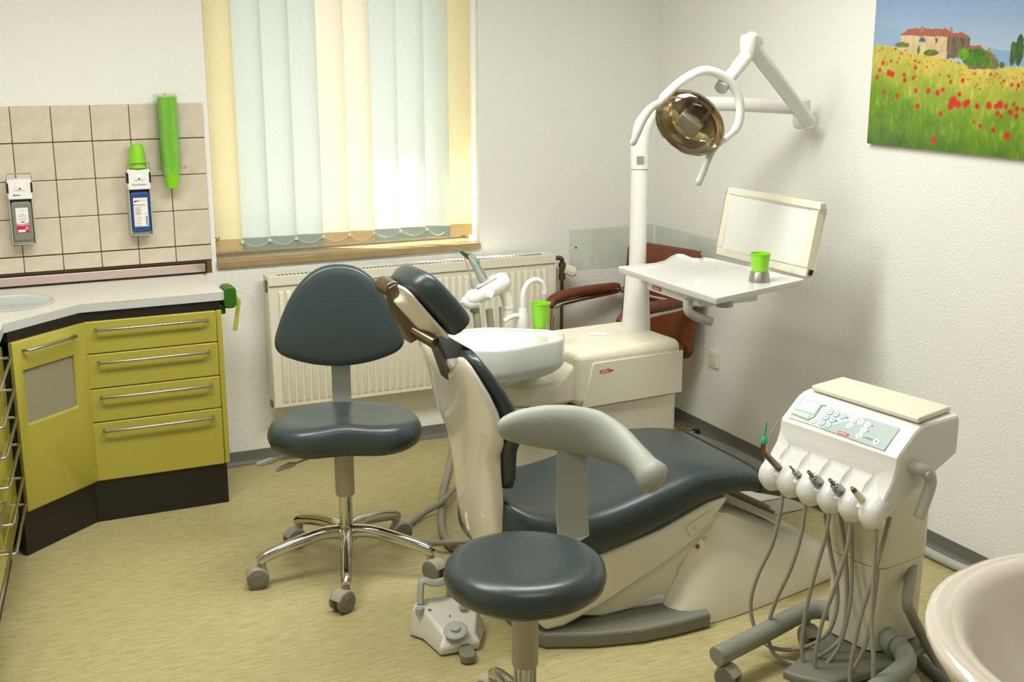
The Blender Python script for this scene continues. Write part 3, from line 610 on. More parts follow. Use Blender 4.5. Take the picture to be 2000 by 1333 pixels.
# ---------------------------------------------------------------- stools
M_CAST = mat('caster beige', (168, 160, 142), .4); M_WHEEL = mat('caster wheel grey', (120, 116, 104), .5)
def star_base(t, a0, rad, hub_z, roll):
    n = MB(); n.lathe([(.03, hub_z-.055), (.036, hub_z-.05), (.036, hub_z-.01), (.03, hub_z), (.026, hub_z+.012)], 20).obj('hub', M_CHROME, t, world=False)
    for k in range(5):
        a = a0+k*2*math.pi/5; c, s = math.cos(a), math.sin(a); d = Vector((c, s, 0)); Z = Vector((0, 0, 1))
        path = crom([d*.02+Z*(hub_z-.02), d*.09+Z*(hub_z-.016), d*(rad*.6)+Z*(hub_z-.034), d*(rad*.92)+Z*(hub_z-.062), d*(rad+.012)+Z*(hub_z-.082)], 5)
        R = [.026-.008*i/(len(path)-1) for i in range(len(path)-1)]+[.008]; leg = MB().tube(path, R, 12, flat=.95).obj('leg', M_CHROME, t, world=False)
        p = d*(rad-.004); ra_ = roll[k]; f = Vector((math.cos(ra_), math.sin(ra_), 0)); sd = Vector((-f.y, f.x, 0)); cx = p+f*.02
        cs = MB().cyl(p+Z*.07, p+Z*(hub_z-.075), .013, 12); cs.loft([[cx+f*(r*math.cos(b))+Z*(.037+r*math.sin(b))+sd*w for b in [math.radians(20+16*q) for q in range(12)]]+[cx+f*(.012*math.cos(b))+Z*(.037+.012*math.sin(b))+sd*w for b in [math.radians(196-16*q) for q in range(12)]] for w, r in ((-.026, .035), (-.019, .0415), (.019, .0415), (.026, .035))])
        co = cs.obj('caster', M_CAST, t, world=False)
        for w in (-.029, .009):
            Mw = frame(cx+sd*w+Z*.037, f, (0, 0, 1)); s2 = 1 if Mw.to_3x3().col[2].dot(sd) > 0 else -1
            MB().lathe([(.012, 0), (.032, .0*s2), (.037, .003*s2), (.037, .016*s2), (.032, .0195*s2), (.024, .02*s2), (.022, .022*s2), (.006, .022*s2)], 20, Mw).obj('wheel', M_WHEEL, co, world=False)
def local_y(p, loc, rz): return (Matrix.Translation(Vector(loc)) @ Matrix.Rotation(rz, 4, 'Z')).inverted() @ Vector(p)
S1, R1z = (-2.05, -1.30, 0), -.294
s1 = thing('operator_stool', 'slate stool with rounded triangular backrest on five chrome legs', 'stool', S1, R1z, 'practice stools')
star_base(s1, math.radians(180)-R1z, .31, .175, [a-R1z for a in (3.0, 3.6, 5.2, 6.4, 3.3)])
MB().cyl((0, 0, .165), (0, 0, .32), .0235, 20).obj('lift_column', M_CHROME, s1, world=False)
MB().lathe([(.0, .292), (.031, .292), (.0335, .297), (.0335, .44), (.05, .455), (.12, .47), (.12, .488), (.0, .488)], 24).obj('column_sleeve', M_BEIGEGREY, s1, world=False)
def seat1(x, y, w):
    return (-.018*math.exp(-((x+.11)/.10)**2-((y-.02)/.10)**2)-.018*math.exp(-((x-.11)/.10)**2-((y-.02)/.10)**2)+.018*max(0, y-.08)/.1*0+.010*math.exp(-(x/.06)**2)*max(0, -y/.2)) if w > .2 else 0
o_ = [(p.x, p.y) for p in crom([(0, -.175, 0), (-.14, -.19, 0), (-.235, -.12, 0), (-.25, .0, 0), (-.20, .13, 0), (-.10, .185, 0), (0, .19, 0), (.10, .185, 0), (.20, .13, 0), (.25, .0, 0), (.235, -.12, 0), (.14, -.19, 0)], 5, True)]
cushion(MB(), o_, .10, Matrix.Translation((.008, 0, .532)) @ Matrix.Diagonal((1.05, 1, 1, 1)), prof=[(0, -.5), (.5, -.5), (.88, -.46), (.965, -.28), (1, 0), (.985, .25), (.95, .42), (.88, .52), (.78, .56), (.65, .57), (.5, .57), (.35, .57), (.2, .57), (.05, .57)], fz=seat1).obj('seat', M_UPH, s1, world=False, smooth=60)
MB().loft([[(x, y-.004, z) for x in (-.034, .034)]+[(x, y+.004, z) for x in (.034, -.034)] for y, z in ((.05, .463), (.15, .466), (.195, .48), (.212, .52), (.215, .60), (.212, .88))]).obj('back_bar', M_LGREY, s1, world=False, smooth=50, bevel=.002)
bo = [(p.x, p.y) for p in crom([(0, .182, 0), (-.07, .168, 0), (-.13, .122, 0), (-.178, .052, 0), (-.213, -.03, 0), (-.228, -.09, 0), (-.212, -.128, 0), (-.16, -.155, 0), (-.085, -.176, 0), (0, -.184, 0), (.085, -.176, 0), (.16, -.155, 0), (.212, -.128, 0), (.228, -.09, 0), (.213, -.03, 0), (.178, .052, 0), (.13, .122, 0), (.07, .168, 0)], 5, True)]
zc = local_y(at_y(668, 613, -1.11), S1, R1z).z
cushion(MB(), bo, .055, frame((0, .185, zc), (1, 0, 0), (0, .10, 1)), prof=[(0, -.5), (.6, -.5), (.93, -.47), (.975, -.3), (1, 0), (.99, .3), (.965, .45), (.93, .52), (.8, .60), (.6, .66), (.4, .69), (.2, .71), (.05, .72)], bend=.55).obj('backrest', M_UPH, s1, world=False, smooth=60)
for a, L in ((2.75, .17), (3.05, .11)):
    d = Vector((math.cos(a), math.sin(a)-.35, 0)).normalized(); lv = MB().tube([d*.06+Vector((0, 0, .458)), d*(.06+L)+Vector((0, 0, .43))], .004, 6).obj('lever', M_STEEL, s1, world=False)
    p = d*(.06+L)+Vector((0, 0, .43)); MB().tube([p, p+d*.02-Vector((0, 0, .003)), p+d*.07-Vector((0, 0, .016))], [.006, .012, .008], 8, flat=.4).obj('paddle', M_GREY, lv, world=False)
S2, R2z = (-1.985, -2.635, 0), 0
s2 = thing('assistant_stool', 'round slate stool with a curved grey body support in the foreground', 'stool', S2, R2z, 'practice stools')
pa = at_z(965, 1305, .11)-Vector(S2); star_base(s2, math.atan2(pa.y, pa.x), .29, .165, [2.0, 3.6, 5.0, 6.0, 1.0])
MB().cyl((0, 0, .155), (0, 0, .30), .026, 20).obj('lift_column', M_CHROME, s2, world=False)
rb = MB()
for k in range(10): a = 2*math.pi*k/10; rb.cyl((math.cos(a)*.027, math.sin(a)*.027, .16), (math.cos(a)*.027, math.sin(a)*.027, .29), .0035, 6)
rb.obj('column_ribs', M_LGREY, s2, world=False)
MB().lathe([(.0, .272), (.032, .272), (.0345, .277), (.0345, .44), (.06, .46), (.12, .474), (.0, .48)], 24).obj('column_sleeve', M_BEIGEGREY, s2, world=False)
MB().lathe([(.01, .478), (.13, .478), (.18, .484), (.202, .502), (.208, .526), (.203, .550), (.188, .565), (.165, .571), (.13, .570), (.08, .567), (.03, .565), (.002, .5645)], 48).obj('seat', M_UPH, s2, world=False, smooth=60)
b0 = at_y(1095, 1065, -2.43); tpx = at_y(1118, 885, -2.36)
sx_, sy2 = tpx.x, tpx.y
MB().loft([[(x+o*hw, y, z) for o, hw in ((-1, w), (1, w))]+[(x+o*hw, y+.007, z) for o, hw in ((1, w), (-1, w))] for x, y, z, w in ((S2[0]+.04, S2[1]+.05, .462, .03), (S2[0]+.10, S2[1]+.17, .464, .045), (sx_-.012, -2.40, .485, .049), (sx_-.006, -2.375, .55, .049), (sx_, -2.362, .66, .048), (sx_, -2.36, .82, .046))]).obj('support_bar', M_ARM, s2, smooth=60, bevel=.0015)
ap = [at_y(973, 838, -2.33), at_y(985, 836, -2.33), at_y(1015, 834, -2.33), at_y(1060, 834, -2.335), at_y(1110, 838, -2.35), at_y(1160, 848, -2.385), at_y(1205, 868, -2.45), at_y(1238, 893, -2.53), at_y(1262, 918, -2.60), at_y(1277, 935, -2.65), at_y(1290, 948, -2.67)]
ah = [.012, .032, .049, .062, .069, .070, .060, .045, .041, .048, .020]; aw = [.010, .022, .031, .036, .038, .038, .036, .033, .037, .046, .020]
P = crom(ap, 4); rings = []
def lerp_l(L, t): i = min(int(t), len(L)-2); f = t-i; f = f*f*(3-2*f) if False else f; return L[i]+(L[i+1]-L[i])*f
for i, p in enumerate(P):
    t = (P[min(i+1, len(P)-1)]-P[max(i-1, 0)]).normalized(); up = Vector((0, 0, 1)); up = (up-t*up.dot(t)).normalized(); sd = t.cross(up); q = i/4
    rings.append([p+up*(lerp_l(ah, q)*math.sin(b))+sd*(lerp_l(aw, q)*math.cos(b)) for b in [2*math.pi*k/20 for k in range(20)]])
MB().loft(rings).obj('body_support', M_ARM, s2, smooth=80)
# ---------------------------------------------------------------- patient chair
dn = thing('dental_chair', 'slate upholstered dental chair with ivory shell and grey floor plate', 'dental chair', (-1.25, -1.87, 0))
YC = -1.87
def interp(tab, z):
    if z <= tab[0][0]: return tab[0][1]
    for (a, u), (b, v) in zip(tab, tab[1:]):
        if a <= z <= b: return u+(v-u)*(z-a)/(b-a)
    return tab[-1][1]
def sm(tab, z, h=.012): return sum(interp(tab, z+h*k) for k in (-2, -1, 0, 1, 2))/5
xbk = [(.18, -1.70), (.21, -1.735), (.27, -1.775), (.34, -1.80), (.44, -1.81), (.54, -1.82), (.62, -1.828), (.72, -1.848), (.80, -1.866), (.91, -1.905), (.98, -1.925)]
hwd = [(.18, .11), (.25, .14), (.35, .155), (.5, .155), (.6, .16), (.64, .185), (.70, .245), (.78, .245), (.86, .235), (.95, .205), (1.0, .19)]
thk = [(.18, .03), (.3, .06), (.6, .065), (.8, .06), (.87, .045), (.93, .03), (1.0, .022)]
padf = [(.45, .045), (.80, .045), (.88, .03), (.95, .018), (1.0, .012)]; padt = [(.45, .06), (.8, .065), (.88, .055), (.95, .038), (1.0, .03)]
def topz(v): v = (v-YC)/.24; return .865+.083*math.exp(-((abs(v)-.72)/.36)**2)-.012*max(0, abs(v)-.9)
def rounded_section(n=72):
    P = []
    for k in range(800):
        a = 2*math.pi*k/800; c, s = math.cos(a), math.sin(a); P.append((math.copysign(abs(c)**.6, c), math.copysign(abs(s)**.45, s)))
    L = [0]
    for k in range(800): p, q = P[k], P[(k+1) % 800]; L.append(L[-1]+math.hypot((p[0]-q[0])*.14, p[1]-q[1]))
    out = []; i = 0
    for k in range(n):
        t = L[-1]*k/n
        while L[i+1] < t: i += 1
        f = (t-L[i])/max(1e-9, L[i+1]-L[i]); p, q = P[i], P[(i+1) % 800]; out.append((p[0]+(q[0]-p[0])*f, p[1]+(q[1]-p[1])*f))
    return out
SECT = rounded_section()
def shell_ring(k, n=40, off=0, fr=0, z0=.19, dz=0):
    ring = []
    for u, v in SECT:                                                         # u front/back, v across
        zt = topz(YC+v*.22)+dz; z = z0+(zt-z0)*k; h = sm(hwd, z)+off; y = YC+v*h
        z = z0+(topz(y)+dz-z0)*k; xb = sm(xbk, z)-.012*(1-v*v)+(fr if not fr else sm(padf, z)); T = (sm(padt, z) if fr else sm(thk, z))+off*2
        ring.append(Vector((xb+(u*.5+.5)*T-off, y, z)))
    return ring
ks = [0, .04, .1, .18, .26, .34, .42, .5, .58, .66, .74, .82, .89, .95, .985, 1]
rg = [shell_ring(k, off=(-.012 if k in (0, 1) else (-.004 if k == .985 else 0))) for k in ks]
MB().loft(rg).obj('back_shell', M_IVORY, dn, smooth=70)
pk = [0, .03, .1, .2, .3, .4, .5, .6, .7, .8, .88, .94, .975, 1]
def pad_ring(k):
    r = shell_ring(k, off=0, fr=.05, z0=.49, dz=.016); e = math.sin(math.pi*min(1, .08+.92*k)) ; s = .55 if k in (0,) else (.85 if k in (.03, 1) else (.96 if k in (.1, .975) else 1))
    cx = sum(p.x for p in r)/len(r); return [Vector((cx+(p.x-cx)*1.0*s+.006, YC+(p.y-YC)*(1.03*s+.0), p.z)) for p in r]
MB().loft([pad_ring(k) for k in pk]).obj('back_cushion', M_UPH, dn, smooth=70)
# seat and leg cushion, lofted along the chair
st = [(-1.775, .46, .26, .13), (-1.768, .48, .25, .16), (-1.74, .47, .255, .205), (-1.68, .445, .262, .245), (-1.6, .43, .260, .26), (-1.5, .422, .263, .262), (-1.4, .434, .282, .262), (-1.3, .456, .306, .26), (-1.2, .480, .338, .257), (-1.1, .498, .371, .253), (-1.0, .492, .388, .25), (-.9, .475, .382, .247), (-.8, .44, .355, .243), (-.7, .396, .318, .238), (-.6, .34, .268, .23), (-.54, .30, .235, .215), (-.525, .28, .245, .195)]
def seat_ring(x, zt, zb, h, n=36, g=0, e=.42):
    r = []
    for j in range(n):
        a = 2*math.pi*j/n; c, s = math.cos(a), math.sin(a); u = math.copysign(abs(c)**e, c); v = math.copysign(abs(s)**(.62 if s > 0 else .34), s)
        z = (zt+zb)/2+v*((zt-zb)/2+g)
        if v > 0: z += (.020*u*u-.012)*(1 if x < -1.25 else .25)*v
        r.append(Vector((x, YC+.028+u*(h+.026+g), z)))
    return r
sts = [tuple(v) for v in [(-1.835, .47, .32, .20)]]+st[1:]
P4 = [Vector((a, b, c)).to_4d() for a, b, c, d in st]
den = []
for i in range(len(st)-1):
    for k in range(3):
        t = k/3; a, b, c, d = st[max(i-1, 0)], st[i], st[i+1], st[min(i+2, len(st)-1)]
        den.append(tuple(.5*(2*b[q]+(c[q]-a[q])*t+(2*a[q]-5*b[q]+4*c[q]-d[q])*t*t+(3*b[q]-a[q]-3*c[q]+d[q])*t**3) for q in range(4)))
den.append(st[-1])
MB().loft([seat_ring(*q) for q in den]).obj('seat_cushion', M_UPH, dn, smooth=70)
MB().loft([seat_ring(*q, g=.004) for q in den if q[0] > -.875]).obj('foot_cover', M_SMOKE, dn, smooth=70)
# cream frame under the cushion
def side_plate(name, pts, y0, y1, m, bev=.006, par=None):
    return MB().loft([[Vector((x, y, z)) for x, z in pts] for y in (y0, y1)]).obj(name, m, par or dn, bevel=bev, smooth=40)
side_plate('seat_frame', [(-1.70, .25), (-1.50, .268), (-1.25, .316), (-1.06, .382), (-.99, .392), (-1.03, .345), (-1.10, .27), (-1.22, .205), (-1.45, .105), (-1.60, .055), (-1.66, .055), (-1.70, .10)], YC-.245, YC+.245, M_CREAM, .012)
side_plate('lift_arm', [(-1.55, .075), (-1.30, .19), (-1.10, .30), (-1.04, .30), (-1.16, .17), (-1.20, .06), (-1.45, .05)], YC-.225, YC+.225, M_CREAM, .01)
MB().prism(rrect(.10, .042, .010), 0, .003, frame((-1.105, YC-.247, .318), (.9, 0, .42), (-.42, 0, .9))).obj('hinge_cover', M_CREAM, dn, bevel=.002)
MB().cyl((-1.115, YC-.2505, .312), (-1.115, YC-.253, .312), .013, 20).obj('hinge_cap', M_CREAM, dn, bevel=.001)
# base body, wide at the floor and tapering to the front
def body_ring(x, zt, yn0, yn1, yf):
    "cross-section at x: near wall at floor yn0, near wall at top yn1, far wall yf"
    return [Vector((x, yn0, .002)), Vector((x, yn0+.004, .03)), Vector((x, (yn0+yn1)/2-.008, max(.035, zt*.55))), Vector((x, yn1, max(.04, zt-.015))), Vector((x, yn1+.03, zt)), Vector((x, yf-.03, zt)), Vector((x, yf, max(.04, zt-.02))), Vector((x, yf+.02, .002))]
MB().loft([body_ring(*q) for q in ((-1.235, .045, -2.175, -2.10, -1.64), (-1.19, .12, -2.195, -2.10, -1.64), (-1.14, .21, -2.20, -2.10, -1.64), (-1.08, .30, -2.20, -2.085, -1.645), (-1.02, .345, -2.195, -2.07, -1.65), (-.96, .325, -2.185, -2.06, -1.655), (-.80, .245, -2.155, -2.04, -1.66), (-.62, .15, -2.115, -2.02, -1.67), (-.48, .085, -2.08, -2.0, -1.68), (-.44, .05, -2.06, -2.0, -1.69))]).obj('base_body', M_CREAM, dn, smooth=30, bevel=.008, seg=3)
from mathutils.bvhtree import BVHTree
bb_ = [o for o in dn.children if o.name.startswith('base_body')][0]; bvh_ = BVHTree.FromPolygons([v.co+dn.location for v in bb_.data.vertices], [tuple(p.vertices) for p in bb_.data.polygons])
def on_body(px, py):
    d = (at_z(px, py, 0)-CAM).normalized(); h = bvh_.ray_cast(CAM, d); return (h[0], h[1]) if h[0] else (at_y(px, py, -2.1), Vector((0, -1, 0)))
gp = [(-1.70, -1.98), (-1.715, -2.06), (-1.67, -2.125), (-1.53, -2.185), (-1.38, -2.222), (-1.25, -2.228), (-1.12, -2.222), (-1.115, -2.19), (-1.15, -2.0), (-1.15, -1.6), (-1.68, -1.6), (-1.715, -1.75)]
MB().prism(gp, .001, .052).obj('floor_plate', M_DGREY, dn, bevel=.01, seg=3)
MB().loft([[Vector((x, y, z)) for x, y in ((-1.50, YC-.20), (-1.22, YC-.235), (-1.2, YC+.2), (-1.5, YC+.2))] for z in (.05, .085)]).obj('slide_cover', M_WHITE, dn, bevel=.01)
for k, (y, w) in enumerate(((-1.93, .018), (-1.885, .012), (-1.86, .006))): MB().box((-.99, y-w, 0), (-.60, y+w, .018+.01*k), Matrix.Translation((0, 0, .165)) @ Matrix.Translation((-.99, 0, .2)) @ Matrix.Rotation(.50, 4, 'Y') @ Matrix.Translation((.99, 0, 0))).obj('guide_rail', M_BRONZE if k % 2 else M_CREAM, dn)
pw, pn = on_body(1362, 1068); MB().cyl(pw-pn*.01, pw+pn*.004, .0075, 14).obj('power_switch', mat('brass', (150, 104, 48), .25, metal=1), dn)
pr, pn = on_body(1376, 1053); u_ = pn.cross(Vector((0, 0, 1))).normalized(); MB().lathe([(.0075, -.001), (.0075, .0012), (.0062, .0012), (.0062, -.001)], 16, frame(pr, u_, pn.cross(u_)), cap=False).obj('off_mark', M_DARK, dn)
# headrest on its bar
HD = Vector((.64, 0, -.77)).normalized(); HN = Vector((.77, 0, .64)); HC = Vector((-1.968, -1.885, 1.085)); MH = frame(HC, (0, -1, 0), -HD)
if MH.to_3x3().col[2].dot(HN) < 0: MH = frame(HC, (0, 1, 0), -HD)
ho = [(p.x, p.y) for p in crom([(-.115, .075, 0), (-.06, .110, 0), (.06, .110, 0), (.115, .075, 0), (.130, -.03, 0), (.122, -.095, 0), (.08, -.112, 0), (-.08, -.112, 0), (-.122, -.095, 0), (-.130, -.03, 0)], 5, True)]
hr = cushion(MB(), ho, .075, MH @ Matrix.Translation((0, 0, .02)), bend=.8, prof=[(0, -.5), (.8, -.5), (.95, -.42), (.99, -.2), (1, 0), (.985, .25), (.94, .42), (.85, .52), (.6, .58), (.3, .6), (.05, .6)]).obj('headrest', M_UPH, dn, smooth=70)
MB().loft([[MH @ Vector((x*s, y*s2+o, z)) for x, y in rrect(.20, .20, .03)] for s, s2, o, z in ((1.05, 1.08, 0, -.018), (1.05, 1.08, 0, -.026), (.86, .9, 0, -.034), (.80, .84, .0, -.045), (.62, .66, .02, -.062), (.55, .6, .02, -.066))]).obj('headrest_cover', M_IVORY, hr, smooth=40, bevel=.003)
yb_ = YC-.03
bk = MB().cyl((-2.066, yb_-.02, 1.140), (-2.066, yb_+.08, 1.140), .026, 18); bk.prism([(-.030, -.012), (.08, -.026), (.155, -.020), (.155, .018), (.07, .022), (-.03, .014)], -.025, .025, frame((-2.064, yb_, 1.125), (.40, 0, -.92), (.92, 0, .40)))
bk.obj('headrest_joint', M_BRONZE, dn, bevel=.003)
MB().cyl((-2.010, yb_-.005, 1.015), (-1.965, yb_-.085, .985), .019, 18).obj('locking_knob', M_BRONZE, dn, bevel=.003)
MB().loft([[Vector((x+dx, y, z)) for dx, y in ((-.006, YC-.035), (.006, YC-.035), (.006, YC+.035), (-.006, YC+.035))] for x, z in ((-1.965, 1.01), (-1.94, .985), (-1.915, .93), (-1.885, .84), (-1.87, .80))]).obj('headrest_bar', M_BRONZE, dn, bevel=.002, smooth=50)
# ---------------------------------------------------------------- dental unit beside the chair
def logo(parent, M, w, tail=False):
    "red lozenge with white letters; M maps xy to the surface"
    h = w*.24; b = MB().prism(rrect(w, h, h*.45), 0, .0008, M).obj('logo_badge', M_RED, parent)
    text('anthos', h*1.12, M_PRINTW, parent, M @ Matrix.Translation((-.02*w, 0, .0012)), 'lettering', bold=w*.002)
    if tail:
        MB().prism(rrect(w*.34, h*.7, h*.3), 0, .0007, M @ Matrix.Translation((w*.60, -.0004, 0))).obj('logo_tail', mat('logo rose', (168, 104, 104), .4), parent)
        MB().add([M @ Vector(p) for p in ((w*.18, h*.5, .0006), (w*.40, h*.5, .0006), (w*.36, h*1.0, .0006), (w*.30, h*.9, .0006), (w*.24, h*1.15, .0006))], [(0, 1, 2, 3, 4)]).obj('logo_mark', M_GREY, parent)
UC = (-.925, -1.135, 0); UR = math.radians(4)
un = thing('dental_unit', 'cream dental unit cabinet with red logo behind the patient chair', 'dental unit', UC, UR)
MB().prism(rrect(.46, .385, .03), .001, .50).obj('lower_cabinet', M_CREAM, un, world=False, bevel=.003)
MB().prism(rrect(.478, .40, .035), .503, .718).obj('upper_body', M_CREAM, un, world=False, bevel=.03, seg=5)
yn = -.2015; MU = frame((0, yn, 0), (1, 0, 0), (0, 0, 1))
MB().prism([(-.222, .505), (.238, .505), (.238, .675), (-.178, .675)], 0, .005, MU).obj('front_panel', M_CREAM, un, world=False, bevel=.003)
MB().prism([(-.226, .10), (-.222, .10), (-.222, .502), (-.226, .502)], 0, .003, MU).obj('joint_line', M_WHITE, un, world=False)
MU2 = PM[un.name] @ frame((-.125, yn-.0052, .638), (1, 0, 0), (0, 0, 1)); logo(un, MU2, .048, True)
MB().loft([[(x, y, z) for x, z in [(-.42, .56)]+[(-.31+.11*(1-math.cos(t)), .60+.08*math.sin(t)*0+.10*(1-math.cos(t))) for t in [math.pi/2*k/6 for k in range(7)]]+[(-.20, .52), (-.42, .52)]] for y in (-.165, .12)]).obj('ramp', M_CREAM, un, world=False, bevel=.012, seg=3, smooth=40)
sc2 = Vector((-1.275, -1.175, 0)); m = MB(); sh = [tuple(p) for p in rrect(.30, .30, .13, 8)]
MB().prism([(sc2.x+x, sc2.y+y) for x, y in sh], .52, .605).obj('basin_shelf', M_CREAM, un, bevel=.025, seg=4)
MB().prism([(sc2.x+x*.92+.01, sc2.y+y*.92) for x, y in sh], .001, .518).obj('shelf_pedestal', M_CREAM, un, bevel=.004)
CX, CY = -.739, -1.073
MB().lathe([(.0, .712), (.058, .712), (.0575, .722), (.047, .93), (.045, .94), (0, .94)], 32, Matrix.Translation((CX, CY, 0))).obj('column', M_WHITE, un)
cdp = at_z(1168, 654, .72); tag(MB().box((-.034, -.016, 0), (.034, .016, .006), Matrix.Translation((cdp.x, cdp.y, .719)) @ Matrix.Rotation(-.55, 4, 'Z')).obj('tissue_pad', M_PRINTW, bevel=.001), 'small white pad lying on top of the cream dental unit', 'pad')
# spittoon bowl
ZB = .80; B1 = at_z(958, 661, ZB); B2 = at_z(1046, 656, ZB); r1, r2 = .178, .108
def hull(n=56):
    d = (B2-B1).xy; L = d.length; th = math.atan2(d.y, d.x); be = math.acos((r1-r2)/L); out = []
    for k in range(n):
        a = th+be+(2*math.pi-2*be)*k/(n*.7) if k < n*.7 else None
        if a is not None and k/(n*.7) <= 1: out.append((B1.x+r1*math.cos(a), B1.y+r1*math.sin(a)))
    m_ = n-len(out)
    for k in range(m_): a = th-be+2*be*(k+.5)/m_; out.append((B2.x+r2*math.cos(a), B2.y+r2*math.sin(a)))
    return out
ho_ = hull(); hc = (B1*.62+B2*.38)
def hring(s, z, mix=0, rad=0):
    out = []
    for x, y in ho_:
        px_, py_ = hc.x+(x-hc.x)*s, hc.y+(y-hc.y)*s
        if mix:
            a = math.atan2(y-B1.y, x-B1.x); qx, qy = B1.x+rad*math.cos(a), B1.y+rad*math.sin(a); px_, py_ = px_+(qx-px_)*mix, py_+(qy-py_)*mix
        out.append(Vector((px_, py_, z)))
    return out
sp = thing('spittoon', 'white ceramic spittoon bowl on the cream dental unit', 'basin', (sc2.x, sc2.y, .605))
MB().loft([hring(.45, .645), hring(.66, .655), hring(.84, .672), hring(.945, .688), hring(.985, .70), hring(1, .715), hring(1, .79), hring(.99, .798), hring(.97, .80), hring(.955, .796), hring(.95, .788), hring(.94, .786, .6, r1*.9), hring(.9, .784, 1, r1*.87), hring(.9, .765, 1, r1*.80), hring(.9, .735, 1, r1*.6), hring(.9, .722, 1, r1*.3), hring(.9, .72, 1, r1*.05)]).obj('bowl', M_CERAMIC, sp, smooth=60)
MB().lathe([(.0, .602), (.05, .602), (.045, .612), (.043, .68), (0, .68)], 28, Matrix.Translation((sc2.x-.02, sc2.y-.02, 0))).obj('foot', M_WHITE, sp)
fb = at_z(1021, 640, .787)
tp = thing('cup_filler', 'white swan neck tap with lever on the spittoon', 'tap', tuple(fb))
MB().lathe([(.0, .785), (.026, .785), (.026, .792), (.019, .835), (.014, .86), (.0, .865)], 24, Matrix.Translation((fb.x, fb.y, 0))).obj('base', M_WHITE, tp)
MB().tube(crom([(fb.x, fb.y, .84)]+[at_y(x, y, fb.y) for x, y in ((1021, 590), (1023, 570), (1032, 553), (1045, 547), (1056, 551), (1062, 562), (1063, 574))], 5), .0105, 14).obj('spout', M_WHITE, tp)
MB().tube(crom([(fb.x, fb.y, .825)]+[at_y(x, y, fb.y) for x, y in ((1008, 617), (995, 621), (985, 628))], 4), .0095, 12).obj('lever', M_WHITE, tp)
cp = at_z(1055, 646, .788); cup((cp.x, cp.y, .789), 'green cup standing on the spittoon beside the tap', sc=(1, 1, 1.12))
# suction holder behind the bowl
YS = -1.03
sh_ = thing('suction_holder', 'white suction instrument holder on a bent pipe behind the spittoon', 'holder', (sc2.x, YS, .6))
pp = lambda x, y, o=0: at_y(x, y, YS+o)
a_, b_ = pp(912, 588), pp(990, 545); ax = (b_-a_)
MB().tube([a_-ax*.03, a_, a_+ax*.12, a_+ax*.4, a_+ax*.7, a_+ax*.92, b_, b_+ax*.04], [.008, .022, .030, .036, .038, .035, .028, .008], 18, flat=1.1).obj('body', M_WHITE, sh_, smooth=70)
MB().box((-.045, -.022, .0), (.045, .022, .008), frame(pp(948, 553, -.005), ax, (0, 1, 0)) @ Matrix.Translation((0, 0, 0))).obj('top_plate', M_LGREY, sh_, bevel=.003)
MB().tube([pp(902, 586), pp(914, 592), pp(930, 588)], [.012, .026, .03], 14).obj('side_cap', M_WHITE, sh_, smooth=70)
MB().tube(crom([pp(978, 560), pp(988, 580), pp(993, 600), pp(993, 625), pp(993, 690)], 4), .022, 16).obj('pipe', M_CREAM, sh_); MB().cyl(pp(993, 598), pp(993, 602), .0235, 18).obj('pipe_ring', M_WHITE, sh_)
MB().box((-.012, -.004, -.014), (.012, .004, .014), Matrix.Translation(pp(958, 575, -.04)) @ Matrix.Rotation(.3, 4, 'Y')).obj('switch', M_PRINTW, sh_, bevel=.002)
g = thing('suction_hose', 'grey suction tube with bent dark metal tip in the holder', 'suction tube', tuple(pp(945, 560)), 0, 'suction instruments')
MB().tube(crom([pp(950, 562), pp(938, 540), pp(925, 515), pp(913, 500)], 5), [.015]*6+[.012]*6+[.009]*4, 12).obj('handle', M_GREY, g); MB().tube([pp(915, 503), pp(900, 492)], [.009, .006], 10).obj('tip', M_BRONZE, g)
MB().tube(crom([pp(925, 610), pp(928, 600, .01), pp(932, 630), pp(934, 660), pp(938, 720)], 4), .015, 12).obj('hose', M_HOSE, g)
g = thing('suction_hose', 'chrome suction tube with a teal band in the holder', 'suction tube', tuple(pp(965, 560)), 0, 'suction instruments')
MB().tube([pp(958, 558), pp(930, 510), pp(924, 500), pp(915, 497)], .0075, 10).obj('tube', M_CHROME, g); MB().cyl(pp(934, 515), pp(931, 509), .009, 10).obj('band', M_TEAL, g); MB().tube(crom([pp(955, 605), pp(958, 632), pp(960, 660), pp(966, 720)], 4), .014, 12).obj('hose', M_HOSE, g)
g = thing('suction_hose', 'thin saliva ejector with teal tip in the holder', 'suction tube', tuple(pp(930, 575)), 0, 'suction instruments')
MB().tube([pp(934, 578), pp(927, 560), pp(921, 543)], [.013, .013, .009], 12).obj('handle', M_GREY, g); MB().tube(crom([pp(921, 545), pp(915, 525), pp(908, 503), pp(912, 494)], 4), .003, 8).obj('ejector', M_BEIGEGREY, g); MB().tube([pp(914, 496), pp(903, 492), pp(892, 486)], [.005, .003, .003], 8).obj('tip', M_TEAL, g)
MB().tube(crom([pp(977, 600), pp(978, 632), pp(979, 700)], 3), .006, 8).obj('hose', M_HOSE, g)
